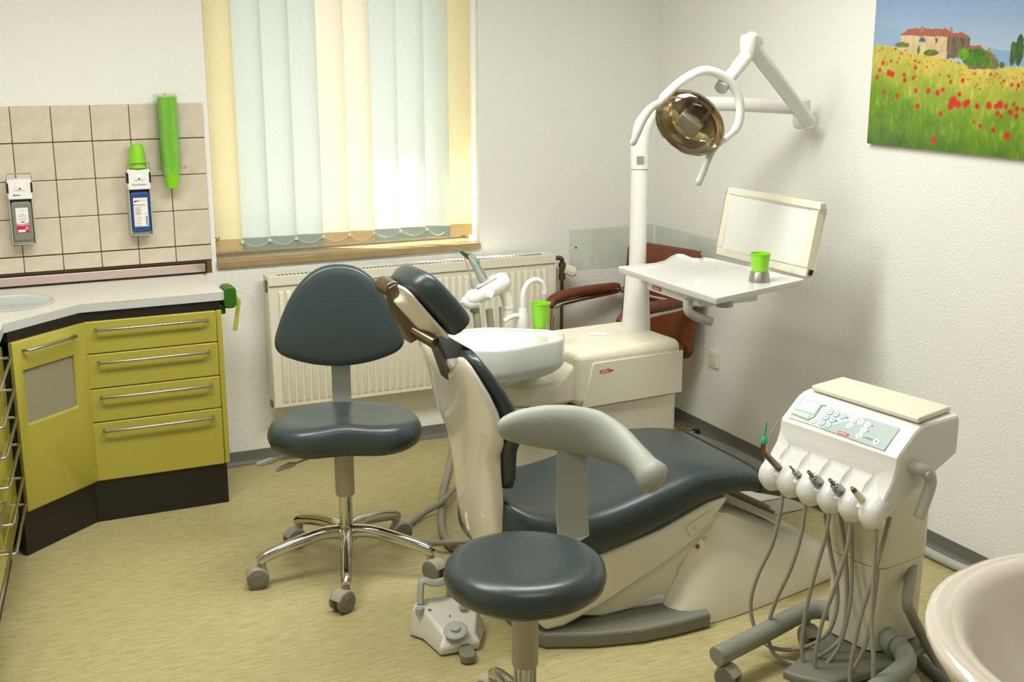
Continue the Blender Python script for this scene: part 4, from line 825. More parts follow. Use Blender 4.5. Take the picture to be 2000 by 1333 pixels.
# ---------------------------------------------------------------- tray on the column
ZTR = 1.0
tr_px = [(1207, 521), (1240, 518), (1280, 514), (1298, 509), (1312, 500), (1322, 496), (1335, 497), (1352, 504), (1366, 505), (1376, 503), (1390, 505), (1572, 546), (1400, 583)]
tpv = [at_z(x, y, ZTR).xy for x, y in tr_px]
ty = thing('instrument_tray', 'white swivel tray with raised rim above the dental unit', 'tray', (CX, CY, .94))
cen = sum(tpv, Vector((0, 0)))/len(tpv)
def trr(s, z, d=0): return [Vector((cen.x+(p.x-cen.x)*s, cen.y+(p.y-cen.y)*s, z)) for p in tpv]
MB().loft([trr(.90, ZTR-.030), trr(.97, ZTR-.026), trr(1, ZTR-.006), trr(1, ZTR), trr(.985, ZTR+.001), trr(.955, ZTR-.009), trr(.2, ZTR-.010)]).obj('plate', M_WHITE, ty, bevel=.004, smooth=40)
tl_, tn_, trt = tpv[0], tpv[12], tpv[11]; e1 = (tn_-tl_).normalized(); e2 = (trt-tn_).normalized()
MT = frame((tl_.x, tl_.y, ZTR-.070), (e1.x, e1.y, 0), (e2.x, e2.y, 0)); sg = 1 if MT.to_3x3().col[2].z > 0 else -1
z0_, z1_ = (0, .043) if sg > 0 else (-.043, 0)
MB().box((.14, .045, min(z0_, z1_)), (.50, .30, max(z0_, z1_)), MT).obj('underframe', M_WHITE, ty, bevel=.008, seg=3)
nL = -Vector((e2.x, e2.y, 0)); lp = MT @ Vector((.215, .045, 0)); lp.z = ZTR-.052
logo(ty, frame(lp+nL*.0006, (e1.x, e1.y, 0), (0, 0, 1)), .064)
MB().cyl((CX, CY, .93), (CX, CY, ZTR-.04), .04, 20).obj('swivel', M_WHITE, ty)
ar_ = MT @ Vector((.2, .14, 0)); MB().tube([(CX, CY, ZTR-.048), (ar_.x, ar_.y, ZTR-.048)], .02, 12).obj('swivel_arm', M_WHITE, ty)
hY = (MT @ Vector((.44, .08, 0))).y
MB().tube(crom([at_y(1343, 585, hY), at_y(1343, 598, hY), at_y(1346, 610, hY), at_y(1360, 619, hY), at_y(1388, 629, hY)], 5), .0165, 16).obj('handle', M_LGREY, ty)
MB().lathe([(0, ZTR-.06), (.03, ZTR-.058), (.035, ZTR-.026), (0, ZTR-.026)], 20, Matrix.Translation(at_z(1420, 580, ZTR).to_3d())@Matrix.Translation((.06, .1, -ZTR))).obj('underside_boss', M_GREY, ty)
vb0, vb1 = at_z(1399, 498, ZTR), at_z(1575, 543, ZTR); vd = (vb1-vb0).normalized(); vw = (vb1-vb0).length
vt0 = at_pl(1430, 366, vb0+Vector((.05, 0, 0)), vd.cross(Vector((0, 0, 1)))); vh = 0; vup = None
hn = vd.cross(Vector((0, 0, 1))).normalized(); hn = hn if hn.x > 0 else -hn
ltop = at_pl(1426, 365, vb0+hn*.05, hn); vup = (ltop-vb0); vup = (vup-vd*vup.dot(vd)); vhh = vup.length; vup.normalize()
MV = frame(vb0, vd, vup); zs = 1 if MV.to_3x3().col[2].dot(hn) < 0 else -1
vw_ = thing('xray_viewer', 'cream framed light box for x-rays standing at the back of the tray', 'x-ray viewer', tuple((vb0+vb1)/2))
m = MB(); fw = .033; T = -.028*zs
def vbx(x0, x1, y0, y1, za, zb): m.box((x0, y0, min(za, zb)), (x1, y1, max(za, zb)), MV)
vbx(0, vw, 0, fw, T, .006*zs); vbx(0, vw, vhh-fw*.8, vhh, T, .006*zs); vbx(0, fw, fw, vhh-fw*.8, T, .006*zs); vbx(vw-fw*1.25, vw, fw, vhh-fw*.8, T, .006*zs)
m.obj('frame', M_CREAM, vw_, bevel=.006, seg=3)
m = MB(); vbx(fw-.004, vw-fw*1.2, fw-.004, vhh-fw*.8+.004, T*.95, .001*zs); m.obj('screen', mat('opal screen', (228, 230, 224), .35), vw_)
for x in (.085, vw-.085): m = MB(); m.prism([(x+a, fw*.55+b) for a, b in rrect(.028, .04, .012)], min(.002*zs, .009*zs), max(.002*zs, .009*zs), MV); m.obj('clip', M_ACRYL, vw_)
m = MB(); vbx(vw-.001, vw+.006, .01, .03, T*.7, T*.2); m.obj('switch', M_DARK, vw_, bevel=.001)
ck = at_z(1483, 550, ZTR-.009)
hd_ = tag(MB().lathe([(.0, 0), (.040, 0), (.039, .004), (.033, .036), (.031, .038), (.027, .038), (.027, .010), (0, .009)], 28, Matrix.Translation((ck.x, ck.y, ZTR-.009))).obj('cup_holder', mat('pewter', (158, 154, 146), .35, metal=.8)), 'grey metal cup holder on the white tray', 'cup holder')
cup((ck.x, ck.y, ZTR+.001), 'green cup standing in the metal holder on the white tray')
# ---------------------------------------------------------------- operating lamp
ol = thing('operating_lamp', 'white dental operating lamp on a jointed arm over the tray', 'lamp', (CX, CY, .94))
E_ = at_x(1572, 236, -.085); J_ = at_y(1463, 88, -1.42); PT = Vector((CX, CY, 1.44))
MB().cyl((CX, CY, .94), (CX, CY, 1.36), .034, 24).obj('post', M_WHITE, ol)
E1 = Vector((E_.x-.01, E_.y+.01, E_.z+.05))
MB().tube(crom([(CX, CY, 1.362), (CX, CY, 1.46), (CX+.012, CY-.003, 1.53), (CX+.055, CY-.015, 1.585), (CX+.13, CY-.035, 1.605), tuple(Vector((CX, CY, 0)).lerp(E1, .55).xy)+(1.607,), tuple(E1)], 6), [.037]*14+[.034]*8+[.028]*15, 20).obj('lower_arm', M_WHITE, ol, smooth=70)
MB().box((-.014, -.001, -.013), (.014, .001, .013), frame((CX-.02, CY-.0365, 1.40), (.9, -.4, 0), (0, 0, 1)) @ Matrix.Rotation(math.radians(90), 4, 'X')).obj('type_plate', mat('type plate', (150, 140, 110), .5), ol)
MB().tube([E1+Vector((0, 0, .038)), E1+Vector((0, 0, .03)), E1-Vector((0, 0, .07)), E1-Vector((0, 0, .082))], [.02, .033, .033, .022], 18).obj('elbow', M_WHITE, ol, smooth=50)
MB().tube([E_+Vector((-.01, -.035, .0)), J_+(E_-J_)*.05+Vector((0, 0, .01))], [.036, .042], 4, flat=.8).obj('upper_arm', M_WHITE, ol, bevel=.008)
MB().tube([E_+Vector((-.012, -.05, 0)), E_+Vector((0, .02, 0))], .028, 18).obj('joint', M_WHITE, ol, bevel=.004)
MB().tube([J_+Vector((-.0, 0, .04)), J_+Vector((0, 0, .033)), J_-Vector((0, 0, .035)), J_-Vector((0, 0, .042))], [.018, .034, .034, .026], 20).obj('head_joint', M_WHITE, ol, smooth=50)
MB().tube([J_+Vector((.012, .01, .02)), J_+Vector((.07, .045, .012))], [.03, .026], 16).obj('joint_cover', M_WHITE, ol, bevel=.006)
YL = -1.52
dp = [J_-Vector((0, 0, .03)), at_y(1446, 125, -1.44), at_y(1433, 142, -1.47), at_y(1412, 165, -1.50)]
MB().tube(crom(dp, 5), [.026]*8+[.024]*8, 18).obj('drop_tube', M_WHITE, ol, smooth=60); MB().cyl(at_y(1414, 163, -1.50), at_y(1408, 173, -1.512), .0245, 18).obj('end_cap', M_GREY, ol)
MB().tube(crom([at_y(x, y, YL) for x, y in ((1284, 206), (1300, 187), (1335, 156), (1378, 138), (1420, 155), (1444, 195), (1441, 245), (1413, 275))], 5), [.012]*4+[.017]*28+[.012]*4, 14, flat=.8).obj('yoke', M_WHITE, ol, smooth=70)
for pts in (((1290, 200), (1272, 212), (1258, 232), (1246, 258), (1234, 284)), ((1414, 270), (1396, 288), (1383, 312), (1372, 340), (1362, 362))):
    MB().tube(crom([at_y(x, y, YL-.02) for x, y in pts], 4), [.010]+[.0135]*8+[.0135]*7+[.008], 12, flat=.6).obj('grip', M_LGREY, ol, smooth=60)
LC = at_y(1347, 241, YL-.01); LX = (RT*.76-UP*.62).normalized(); LN = (-FW*.78+(-RT*.62-UP*.76)*.60).normalized(); LX = (LX-LN*LX.dot(LN)).normalized()
MLp = frame(LC, LX, LN.cross(LX)); zl = 1 if MLp.to_3x3().col[2].dot(LN) > 0 else -1
def lz(pr): return [(r, z*zl) for r, z in pr]
MB().lathe(lz([(.116, 0), (.119, -.004), (.115, -.02), (.098, -.045), (.085, -.058), (.06, -.085), (.055, -.10), (.01, -.104)]), 40, MLp, cap=False, sx=1.08, sy=.92).obj('housing', M_WHITE, ol, smooth=40)
MB().lathe(lz([(.114, .002), (.11, -.004), (.095, -.026), (.07, -.042), (.04, -.05), (.005, -.052)]), 40, MLp, cap=False, sx=1.08, sy=.92).obj('reflector', mat('gold tinted mirror', (224, 206, 168), .06, metal=1), ol, smooth=80)
MB().lathe(lz([(.118, .0), (.118, .004), (.108, .016), (.085, .03), (.05, .04), (.005, .044)]), 40, MLp, cap=False, sx=1.08, sy=.92).obj('front_glass', clear_mat('lamp glass', (250, 250, 246), .08, .02, gloss=True), ol, smooth=80)
MB().lathe(lz([(.116, .004), (.122, .002), (.122, -.004), (.116, -.006)]), 40, MLp, sx=1.08, sy=.92, cap=False).obj('rim', M_CHROME, ol)
MB().box((-.045, -.026, -.03), (.045, .026, .026), MLp).obj('bulb_shield', mat('warm grey metal', (140, 128, 110), .4, metal=.5), ol, bevel=.008, seg=3)
for s in (-1, 1): MB().box((s*.03-.006, -.004, -.03), (s*.03+.006, .09, .0), MLp).obj('bracket', M_BRONZE, ol, bevel=.002)
# ---------------------------------------------------------------- floor box by the right wall
fbx = thing('floor_box', 'low white connection box on the floor behind the chair', 'box', (-.41, -1.12, 0))
MB().box((-.62, -1.52, .001), (-.20, -.72, .066)).obj('body', M_WHITE, fbx, bevel=.006); MB().box((-.622, -1.522, .068), (-.198, -.718, .08)).obj('lid', M_WHITE, fbx, bevel=.005)
hs = tag(MB().tube(crom([at_z(1790, 1048, .02), at_z(1840, 1075, .02), at_z(1900, 1103, .02), at_z(1985, 1135, .02), at_z(2080, 1180, .02)], 6), .017, 12).obj('floor_hose', M_GREY), 'grey corrugated hose lying along the foot of the right wall', 'hose')
hs.location.x = min(hs.location.x, -.06)
# ---------------------------------------------------------------- hoses on the floor behind the chair
def floor_hose(label, px, r=.0135):
    return tag(MB().tube(crom([at_z(x, y, r+.001+(dz_[0] if dz_ else 0)) for x, y, *dz_ in px], 6), r, 12).obj('floor_hose', M_HOSE, smooth=60), label, 'hose', 'grey supply hoses')
floor_hose('thick grey hose running straight along the floor behind the chair shell', [(886, 870), (878, 910), (866, 960), (862, 1000), (864, 1035), (873, 1058), (890, 1072), (930, 1078), (985, 1070)], .015)
floor_hose('grey hose looping on the floor behind the chair shell', [(905, 938, .032), (888, 954, .032), (862, 982, .034), (828, 1003, .01), (800, 1025), (788, 1043), (793, 1056), (815, 1061), (850, 1062, .02), (880, 1060, .034), (930, 1056, .03), (985, 1046, .03)], .011)
# ---------------------------------------------------------------- foot control
fp = thing('foot_control', 'white foot control with carrying handle and round grey disc', 'foot pedal', (-1.92, -1.92, 0))
bt = [(-2.025, -1.865), (-1.998, -1.912), (-1.985, -2.035), (-1.86, -2.045), (-1.80, -1.945), (-1.79, -1.84), (-1.86, -1.79), (-1.99, -1.80)]
tp_ = [(-2.012, -1.86, .092), (-1.985, -1.905, .092), (-1.955, -2.005, .052), (-1.87, -2.015, .052), (-1.82, -1.93, .088), (-1.805, -1.845, .092), (-1.865, -1.805, .094), (-1.98, -1.812, .094)]
MB().loft([[Vector((x, y, .004)) for x, y in bt], [Vector((x+.001, y, .03)) for x, y in bt], [Vector(p) for p in tp_]]).obj('housing', mat('foot control white', (212, 209, 197), .4), fp, bevel=.008, seg=3, smooth=40)
J3 = at_z(890, 1231, .072); nrm = Vector((-.18, -.36, 1)).normalized(); MJ = frame(J3-nrm*.006, (1, 0, .2), (0, 1, .3)); zj = 1 if MJ.to_3x3().col[2].z > 0 else -1
dk = MB().lathe([(.002, 0), (.037, 0), (.038, .004*zj), (.034, .008*zj), (.03, .009*zj), (.002, .009*zj)], 28, MJ).obj('disc', M_GREY, fp)
MB().lathe([(.002, .008*zj), (.016, .009*zj), (.015, .019*zj), (.002, .02*zj)], 20, MJ).obj('knob', M_GREY, dk)
for x, y in ((820, 1190), (905, 1180)):
    q = at_z(x, y, .10); MB().lathe([(0, .085), (.0145, .085), (.0145, .104), (.012, .107), (0, .107)], 18, Matrix.Translation((q.x, q.y, 0))).obj('button', M_GREY, fp)
for x, y in ((838, 1192), (903, 1182)): q = at_z(x, y, .094); MB().prism([(q.x+.008*math.cos(t*.524), q.y+.0055*math.sin(t*.524)) for t in range(12)], .0925, .0945).obj('mark', M_BLUE, fp)
q = at_pl(879, 1203, J3, nrm); MB().cyl(q-nrm*.006, q+nrm*.0008, .0022, 8).obj('indicator', M_BLACK, fp)
h0, h1 = at_z(821, 1180, .095), at_z(872, 1163, .095)
MB().tube(crom([h0, h0+Vector((.008, .015, .045)), h0+Vector((.018, .02, .068)), h0.lerp(h1, .4)+Vector((.01, .0, .058)), h0.lerp(h1, .8)+Vector((.01, 0, .053)), h1+Vector((.01, 0, .05)), h1+Vector((.01, 0, .0))], 4), .011, 8, flat=1.4).obj('carry_handle', M_GREY, fp, smooth=50)
MB().prism([(-1.918, -2.03), (-1.935, -2.06), (-1.945, -2.10), (-1.93, -2.118), (-1.905, -2.118), (-1.893, -2.10), (-1.888, -2.03)], .003, .03).obj('toe_pedal', M_DGREY, fp, bevel=.005)
# ---------------------------------------------------------------- instrument cart
KC, KA = Vector((-.76, -2.55, 0)), math.radians(9)
kt = thing('instrument_cart', 'white dental instrument cart with sloping keypad and grey handle', 'cart', tuple(KC), KA)
MK = PM[kt.name]; KD = MK.to_3x3() @ Vector((1, 0, 0))
def kw(d, w, z): return Vector((d, -w, z))          # cart coordinates: d to the back, w to the right
prof = [(.055, .70), (.055, .800), (.045, .812), (-.085, .812), (-.118, .807), (-.143, .795), (-.205, .740), (-.211, .730), (-.214, .700), (-.226, .664), (-.262, .614), (-.282, .585), (-.272, .562), (-.235, .56), (-.15, .61), (-.02, .668)]
WW = [(-.217, .93), (-.212, .985), (-.203, 1), (.208, 1), (.217, .985), (.222, .93)]
cz = .70; cdd = -.1
hb = MB().loft([[kw(cdd+(d-cdd)*s, w, cz+(z-cz)*s) for d, z in prof] for w, s in WW]).obj('head', M_WHITE, kt, world=False, smooth=32)
# scoops for the handpieces
cut = MB(); iw = [-.158, -.079, 0, .079, .158]
for w in iw:
    Mc = Matrix.Translation(kw(-.266, w, .650)) @ Matrix.Rotation(math.radians(30), 4, 'Y')
    cut.lathe([(.0012, -.066), (.011, -.060), (.019, -.04), (.023, 0), (.019, .036), (.011, .056), (.0012, .062)], 24, Mc, sx=1.5)
co_ = cut.obj('cutter', None, kt, world=False)
bo_ = hb.modifiers.new('scoop', 'BOOLEAN'); bo_.object = co_; bo_.operation = 'DIFFERENCE'; bo_.solver = 'EXACT'
bpy.context.view_layer.update(); me2 = bpy.data.meshes.new_from_object(hb.evaluated_get(bpy.context.evaluated_depsgraph_get())); hb.modifiers.clear(); hb.data = me2; me2.name = 'head'
for p in me2.polygons: p.use_smooth = True
me2.set_sharp_from_angle(angle=math.radians(22)); bpy.data.objects.remove(co_, do_unlink=True)
if not me2.materials: me2.materials.append(M_WHITE)
lw = [-.192, -.118, -.0395, .0395, .118, .192]
for i, w in enumerate(lw):
    MB().tube(crom([kw(-.215, w, .622), kw(-.238, w, .606), kw(-.262, w, .584), kw(-.268, w, .562), kw(-.256, w, .546), kw(-.246, w, .542)], 4), [.008]+[.022]*3+[.029]*4+[.030]*5+[.028]*4+[.023]*3+[.008], 16, flat=1.3, upv=(1, 0, 0)).obj('holder_lobe', M_WHITE, kt, world=False, smooth=70)
MB().prism([(-.112, .19), (.045, .205), (.05, -.19), (-.122, -.212)], .813, .830).obj('lid', M_CREAM, kt, world=False, bevel=.006, seg=3)
# keypad on the slope
A_, B_ = kw(-.1455, -.19, .7935), kw(-.2035, -.19, .7425); sl_ = (A_-B_).normalized(); nk = Vector((sl_.x*0-.66, 0, .75)); PH = (A_-B_).length; PW = .362
MP = MK @ frame(B_, (0, -1, 0), sl_); zk = 1 if (MP.to_3x3().col[2].z > 0) else -1
TLp, du, dv = Vector((335, 255)), Vector((1365, 435)), Vector((-205, 285)); det = du.x*dv.y-du.y*dv.x
def uv(x, y):
    r = Vector((x, y))-TLp; u = (r.x*dv.y-r.y*dv.x)/det; v = (du.x*r.y-du.y*r.x)/det; return (u*PW, (1-v)*PH)
def flat(name, pts, z, m, par, t=.0006): MB().prism(pts, min(z, z+t)*zk, max(z, z+t)*zk, MP).obj(name, m, par)
kp = MB().prism([(PW/2+x, PH/2+y) for x, y in rrect(PW, PH, .004)], min(-.002*zk, .002*zk), max(-.002*zk, .002*zk), MP).obj('keypad', mat('keypad light', (198, 204, 204), .4), kt)
flat('keypad_zone', [uv(*p) for p in ((600, 692), (1000, 600), (1235, 548), (1690, 690), (1480, 995))], .002, mat('keypad sage', (164, 182, 178), .4), kp)
flat('display_frame', [uv(*p) for p in ((335, 265), (690, 378), (630, 375), (520, 540), (425, 585), (180, 490))], .0021, mat('display mint', (168, 214, 196), .3), kp, .003)
flat('display', [uv(*p) for p in ((355, 295), (618, 375), (525, 510), (245, 430))], .005, mat('display white', (232, 234, 228), .15, coat=.5), kp, .002)
flat('display_tab', [uv(*p) for p in ((235, 445), (470, 520), (425, 572), (200, 490))], .005, mat('tab', (206, 214, 200), .3), kp, .0015)
M_TB = mat('key teal', (118, 172, 176), .4); M_KW = mat('key white', (236, 240, 240), .4); M_KD = mat('key ink', (70, 96, 110), .5)
def disc(x, y, r, z, m, name='key', t=.0006):
    c = uv(x, y); flat(name, [(c[0]+r*math.cos(k*math.pi/7), c[1]+r*math.sin(k*math.pi/7)) for k in range(14)], z, m, kp, t)
def glyph(x, y, s=.0022):
    c = uv(x, y); g = MB()
    for ox, oy, w_, h_ in ((-.4, .5, .5, .35), (.4, .1, .4, .6), (-.2, -.5, .9, .3)): g.box((c[0]+(ox-w_)*s, c[1]+(oy-h_)*s, .0036*zk), (c[0]+(ox+w_)*s, c[1]+(oy+h_)*s, .0039*zk), MP)
    g.obj('key_symbol', M_KD, kp)
for x, y in ((750, 470), (840, 500), (930, 530), (690, 545), (785, 580), (635, 625), (725, 655)): disc(x, y, .0105, .0026, M_TB, 'key_ring'); disc(x, y, .0085, .0031, mat('key pale', (206, 222, 224), .4)); glyph(x, y)
for x, y in ((515, 592), (1080, 580), (1175, 612), (1268, 645), (1020, 658), (1215, 722), (1155, 800), (1380, 880)):
    disc(x, y, .0102, .0028, M_KW)
    if (x, y) == (1380, 880): text('+', .018, M_KD, kp, MP @ Matrix.Translation(Vector(uv(x, y)+(.0040*zk,))), 'key_symbol')
    elif (x, y) == (1155, 800): text('-', .018, M_KD, kp, MP @ Matrix.Translation(Vector(uv(x, y)+(.0040*zk,))), 'key_symbol')
    else: glyph(x, y, .0018)
for x, y in ((992, 552), (842, 598), (1332, 664), (1275, 743)): disc(x, y, .0024, .0027, M_KD, 'led')
disc(1497, 718, .003, .0027, mat('led yellow', (214, 214, 120), .4), 'led')
flat('speed_wedge', [uv(*p) for p in ((1195, 818), (1285, 822), (1345, 850), (1340, 870))], .0027, mat('wedge green', (84, 140, 110), .4), kp)
lc = uv(937, 775); logo(kp, MP @ Matrix.Translation(Vector((lc[0], lc[1], .0027*zk))), .040)
# column, base and casters
MB().prism([(x+.0, y-.012) for x, y in rrect(.235, .21, .045, 6)], .335, .66).obj('upper_column', M_CREAM, kt, world=False, bevel=.004)
MB().prism([(x+.0, y-.012) for x, y in rrect(.225, .20, .045, 6)], .065, .333, top=[(x, y-.012) for x, y in rrect(.231, .206, .045, 6)]).obj('lower_column', M_CREAM, kt, world=False, bevel=.003)
MB().prism([(-.40, -.02), (-.385, -.075), (-.34, -.145), (-.05, -.19), (.11, -.15), (.11, .10), (-.10, .08), (-.33, .0)], .03, .06).obj('foot_platform', M_DGREY, kt, world=False, bevel=.01, seg=3)
M_BT = mat('base tube grey', (138, 142, 128), .45)
MB().tube(crom([kw(-.545, -.095, .10), kw(-.535, -.095, .10), kw(-.36, -.112, .105), kw(-.20, -.132, .11), (kw(-.135, -.135, .112)), kw(-.09, -.115, .112), kw(-.06, -.05, .11), kw(-.05, .0, .105)], 5), [.012]+[.030]*35, 16).obj('base_arm', M_BT, kt, world=False, smooth=70)
MB().tube(crom([kw(-.05, .04, .105), kw(-.06, .11, .11), kw(-.085, .18, .112), kw(-.115, .225, .112), kw(-.17, .265, .108), kw(-.34, .30, .105), kw(-.54, .325, .10)], 5), [.030]*31, 16).obj('base_arm', M_BT, kt, world=False, smooth=70)
MB().cyl(kw(-.075, .135, .11), kw(-.088, .175, .112), .036, 18).obj('arm_collar', M_BT, kt, world=False, bevel=.004)
def caster(t, p, ra_, top):
    Z = Vector((0, 0, 1)); f = Vector((math.cos(ra_), math.sin(ra_), 0)); sd = Vector((-f.y, f.x, 0)); cx = p+f*.018
    cs = MB().cyl(p+Z*.06, p+Z*top, .012, 12); cs.loft([[cx+f*(r*math.cos(b))+Z*(.033+r*math.sin(b))+sd*w for b in [math.radians(20+16*q) for q in range(12)]]+[cx+f*(.012*math.cos(b))+Z*(.033+.012*math.sin(b))+sd*w for b in [math.radians(196-16*q) for q in range(12)]] for w, r in ((-.024, .033), (-.018, .038), (.018, .038), (.024, .033))])
    co = cs.obj('caster', M_CAST, t, world=False)
    for w in (-.026, .008):
        Mw = frame(cx+sd*w+Z*.033, f, (0, 0, 1)); s2 = 1 if Mw.to_3x3().col[2].dot(sd) > 0 else -1
        MB().lathe([(.012, 0), (.029, .0*s2), (.033, .003*s2), (.033, .014*s2), (.029, .018*s2), (.020, .0185*s2), (.018, .02*s2), (.006, .02*s2)], 20, Mw).obj('wheel', M_WHEEL, co, world=False)
caster(kt, kw(-.525, -.095, 0), 5.0, .08); caster(kt, kw(-.13, -.135, 0), 4.4, .085); caster(kt, kw(-.52, .32, 0), 5.0, .08); caster(kt, kw(-.12, .225, 0), 4.6, .085); caster(kt, kw(.07, -.02, 0), 5.5, .06)
hw_ = .222
MB().tube(crom([kw(-.150, hw_-.01, .700), kw(-.146, hw_+.014, .698), kw(-.132, hw_+.03, .690), kw(-.110, hw_+.034, .668), kw(-.108, hw_+.034, .640), kw(-.135, hw_+.036, .585), kw(-.150, hw_+.036, .558)], 4), [.02]*6+[.0185]*6+[.0165]*12+[.0165], 16).obj('grip_handle', M_LGREY, kt, world=False, smooth=60)
MB().cyl(kw(-.136, hw_+.046, .684), kw(-.137, hw_+.051, .684), .009, 14).obj('handle_cap', M_LGREY, kt, world=False)
MB().tube(crom([kw(-.175, -.218, .74), kw(-.20, -.232, .72), kw(-.235, -.235, .67), kw(-.262, -.222, .61)], 5), .0022, 6).obj('side_cable', M_HOSE, kt, world=False)
# handpieces in the cart with their hoses
def on_d(px, py, d): return at_pl(px, py, KC+KD*d, KD)
def hosep(pts):  # px, py, d
    return crom([on_d(x, y, d) for x, y, d in pts], 6)
def hand(label, i, build, pts, r=.0062):
    p = MK @ kw(-.268, iw[i], .604); g = thing('handpiece', label, 'handpiece', tuple(p), 0, 'handpieces in the cart'); build(g, p)
    pth = hosep(pts); pth = [Vector((v.x, v.y, max(v.z, r+.002))) for v in pth]; MB().tube(pth, r, 10).obj('hose', M_HOSE, g, smooth=60)
dirv = MK.to_3x3() @ Vector((-.72, 0, .69))
def q_(p, t, w=0): return p+dirv*t
def coupling(g, p, r=.0145, L=.036, tip=.026, tr=.006):
    MB().tube([q_(p, -.012), q_(p, .0), q_(p, L)], [r*.9, r*1.15, r], 16).obj('coupling', mat('blue grey metal', (150, 156, 158), .3, metal=.8), g, smooth=40)
    MB().tube([q_(p, L), q_(p, L+.004), q_(p, L+.006)], [r*.8, r*.8, tr*1.3], 14).obj('collar', M_CHROME, g); MB().tube([q_(p, L+.004), q_(p, L+.004+tip)], tr, 12).obj('spigot', M_BRONZE, g); MB().cyl(q_(p, L+.0042+tip), q_(p, L+.0047+tip), tr*.55, 10).obj('bore', M_BLACK, g)
def syringe(g, p):
    e_ = p+dirv*.088; MB().tube([q_(p, -.012), q_(p, .03), e_], [.011, .0105, .0095], 14).obj('barrel', M_BRONZE, g); MB().tube(crom([e_-dirv*.01, e_+Vector((-.004, 0, .008)), e_+Vector((-.003, 0, .032))], 3), .009, 12).obj('nozzle', mat('copper tone', (150, 112, 74), .25, metal=1), g)
    t_ = e_+Vector((-.003, 0, .03)); MB().tube([t_, t_+Vector((0, 0, .004)), t_+Vector((0, 0, .014)), t_+Vector((.0, 0, .02))], [.011, .0115, .009, .005], 12).obj('tip_collar', M_TEAL, g); MB().tube([t_+Vector((0, 0, .018)), t_+Vector((.004, -.002, .066))], [.0034, .0024], 8).obj('tip', M_TEAL, g)
def scaler(g, p):
    MB().tube([q_(p, -.014), q_(p, .0), q_(p, .03), q_(p, .05)], [.011, .0125, .010, .0085], 14).obj('sleeve', M_CREAM, g, smooth=50); MB().tube([q_(p, .05), q_(p, .066)], [.0085, .006], 14).obj('cone', M_BRONZE, g); MB().cyl(q_(p, .0661), q_(p, .0666), .003, 10).obj('bore', M_BLACK, g)
hand('three way syringe with teal tip in the leftmost cart holder', 0, syringe, [(1528, 968, -.275), (1524, 1000, -.28), (1508, 1065, -.29), (1482, 1120, -.30), (1467, 1170, -.31), (1470, 1215, -.31), (1490, 1255, -.30), (1530, 1270, -.27), (1580, 1262, -.24), (1618, 1235, -.21), (1634, 1190, -.18), (1634, 1140, -.16), (1622, 1080, -.15), (1613, 1010, -.14), (1612, 985, -.14)])
hand('slim metal coupling in the second cart holder from the left', 1, lambda g, p: coupling(g, p, .0095, .022, .026, .0035), [(1573, 980, -.275), (1566, 1040, -.28), (1545, 1110, -.29), (1515, 1175, -.30), (1500, 1230, -.31), (1510, 1275, -.31), (1545, 1295, -.29), (1580, 1292, -.27), (1620, 1270, -.24), (1645, 1240, -.20), (1653, 1190, -.17), (1654, 1120, -.15), (1648, 1050, -.14), (1640, 1000, -.14)])
hand('metal coupling in the middle cart holder', 2, coupling, [(1620, 1000, -.275), (1612, 1050, -.28), (1592, 1120, -.29), (1575, 1190, -.30), (1566, 1260, -.31), (1572, 1300, -.31), (1590, 1315, -.29), (1612, 1300, -.26), (1640, 1260, -.22), (1660, 1180, -.18), (1664, 1100, -.15), (1662, 1015, -.14)])
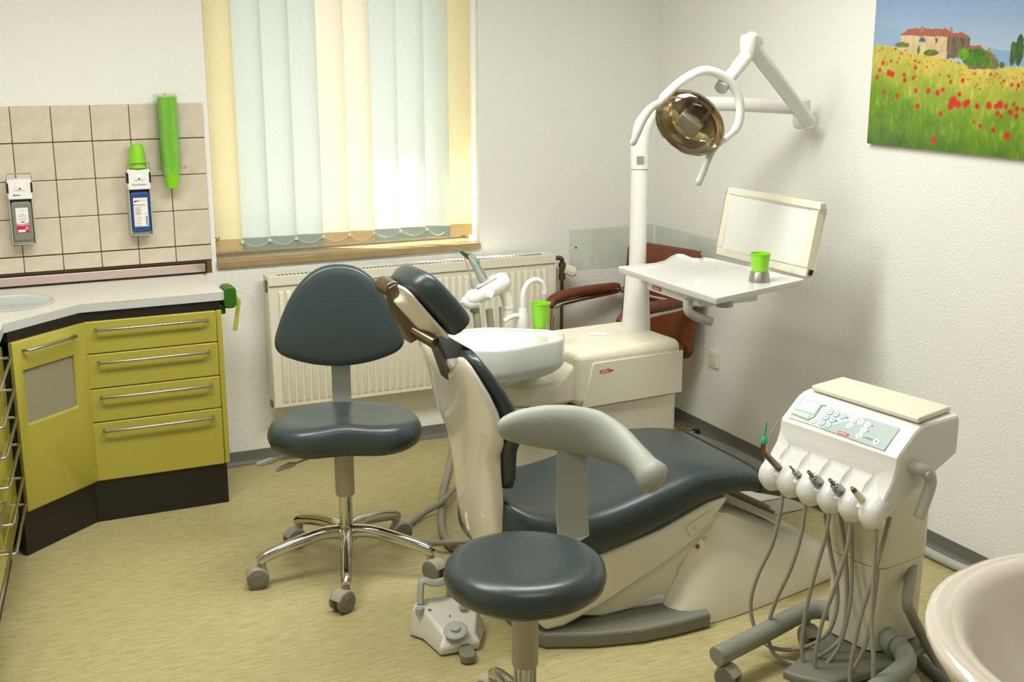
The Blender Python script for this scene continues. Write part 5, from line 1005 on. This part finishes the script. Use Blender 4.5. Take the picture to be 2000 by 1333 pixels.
hand('metal coupling in the fourth cart holder from the left', 3, coupling, [(1662, 1018, -.275), (1655, 1070, -.28), (1630, 1150, -.29), (1605, 1220, -.30), (1592, 1290, -.31), (1596, 1325, -.31), (1620, 1338, -.29), (1660, 1315, -.25), (1690, 1260, -.21), (1705, 1190, -.18), (1715, 1110, -.16)])
hand('cream tapered scaler handpiece in the rightmost cart holder', 4, scaler, [(1711, 1035, -.275), (1708, 1090, -.28), (1705, 1160, -.29), (1702, 1220, -.30), (1706, 1290, -.31), (1702, 1345, -.31), (1680, 1360, -.30), (1662, 1345, -.29), (1662, 1300, -.28), (1680, 1210, -.26), (1705, 1130, -.24), (1725, 1060, -.2), (1738, 1010, -.17)])
tag(MB().tube(crom([MK @ kw(.05, .03, .34), MK @ kw(.12, .05, .33), at_z(1772, 1170, .26), at_z(1780, 1200, .2), at_z(1800, 1240, .1), at_z(1830, 1290, .02), at_z(1880, 1350, .02), at_z(1960, 1400, .02)], 6), .016, 12).obj('supply_hose', M_HOSE, smooth=60), 'corrugated grey supply hose behind the cart column', 'hose', 'grey supply hoses')
tag(MB().tube(crom([at_z(1758, 1262, .07), at_z(1790, 1285, .03), at_z(1830, 1320, .02), at_z(1900, 1380, .02)], 6), .018, 12).obj('supply_hose', mat('dark grey hose', (96, 94, 84), .5), smooth=60), 'dark grey hose leaving the cart base along the floor', 'hose', 'grey supply hoses')
# ---------------------------------------------------------------- washbasin at the right edge
WB = Vector((-1.43, -4.03, 0)); RW = .42
wbn = thing('washbasin', 'round pinkish white washbasin in the lower right foreground', 'washbasin', tuple(WB))
MW = Matrix.Translation(WB); M_WB = mat('pinkish ceramic', (232, 222, 208), .12, coat=.7)
MB().lathe([(.10, .60), (.16, .605), (.26, .66), (.34, .735), (.392, .80), (.412, .832), (RW, .848), (RW-.004, .858), (RW-.02, .862), (RW-.05, .858), (RW-.07, .846), (RW-.085, .82), (RW-.11, .775), (RW-.18, .71), (.14, .685), (.03, .68), (.002, .679)], 64, MW).obj('bowl', M_WB, wbn, smooth=60)
MB().lathe([(.12, .001), (.125, .01), (.10, .08), (.095, .5), (.12, .61), (0, .61)], 32, MW).obj('pedestal', M_WB, wbn)
MB().lathe([(.024, .6805), (.024, .683), (.018, .684), (.002, .682)], 20, MW).obj('drain', M_CHROME, wbn)
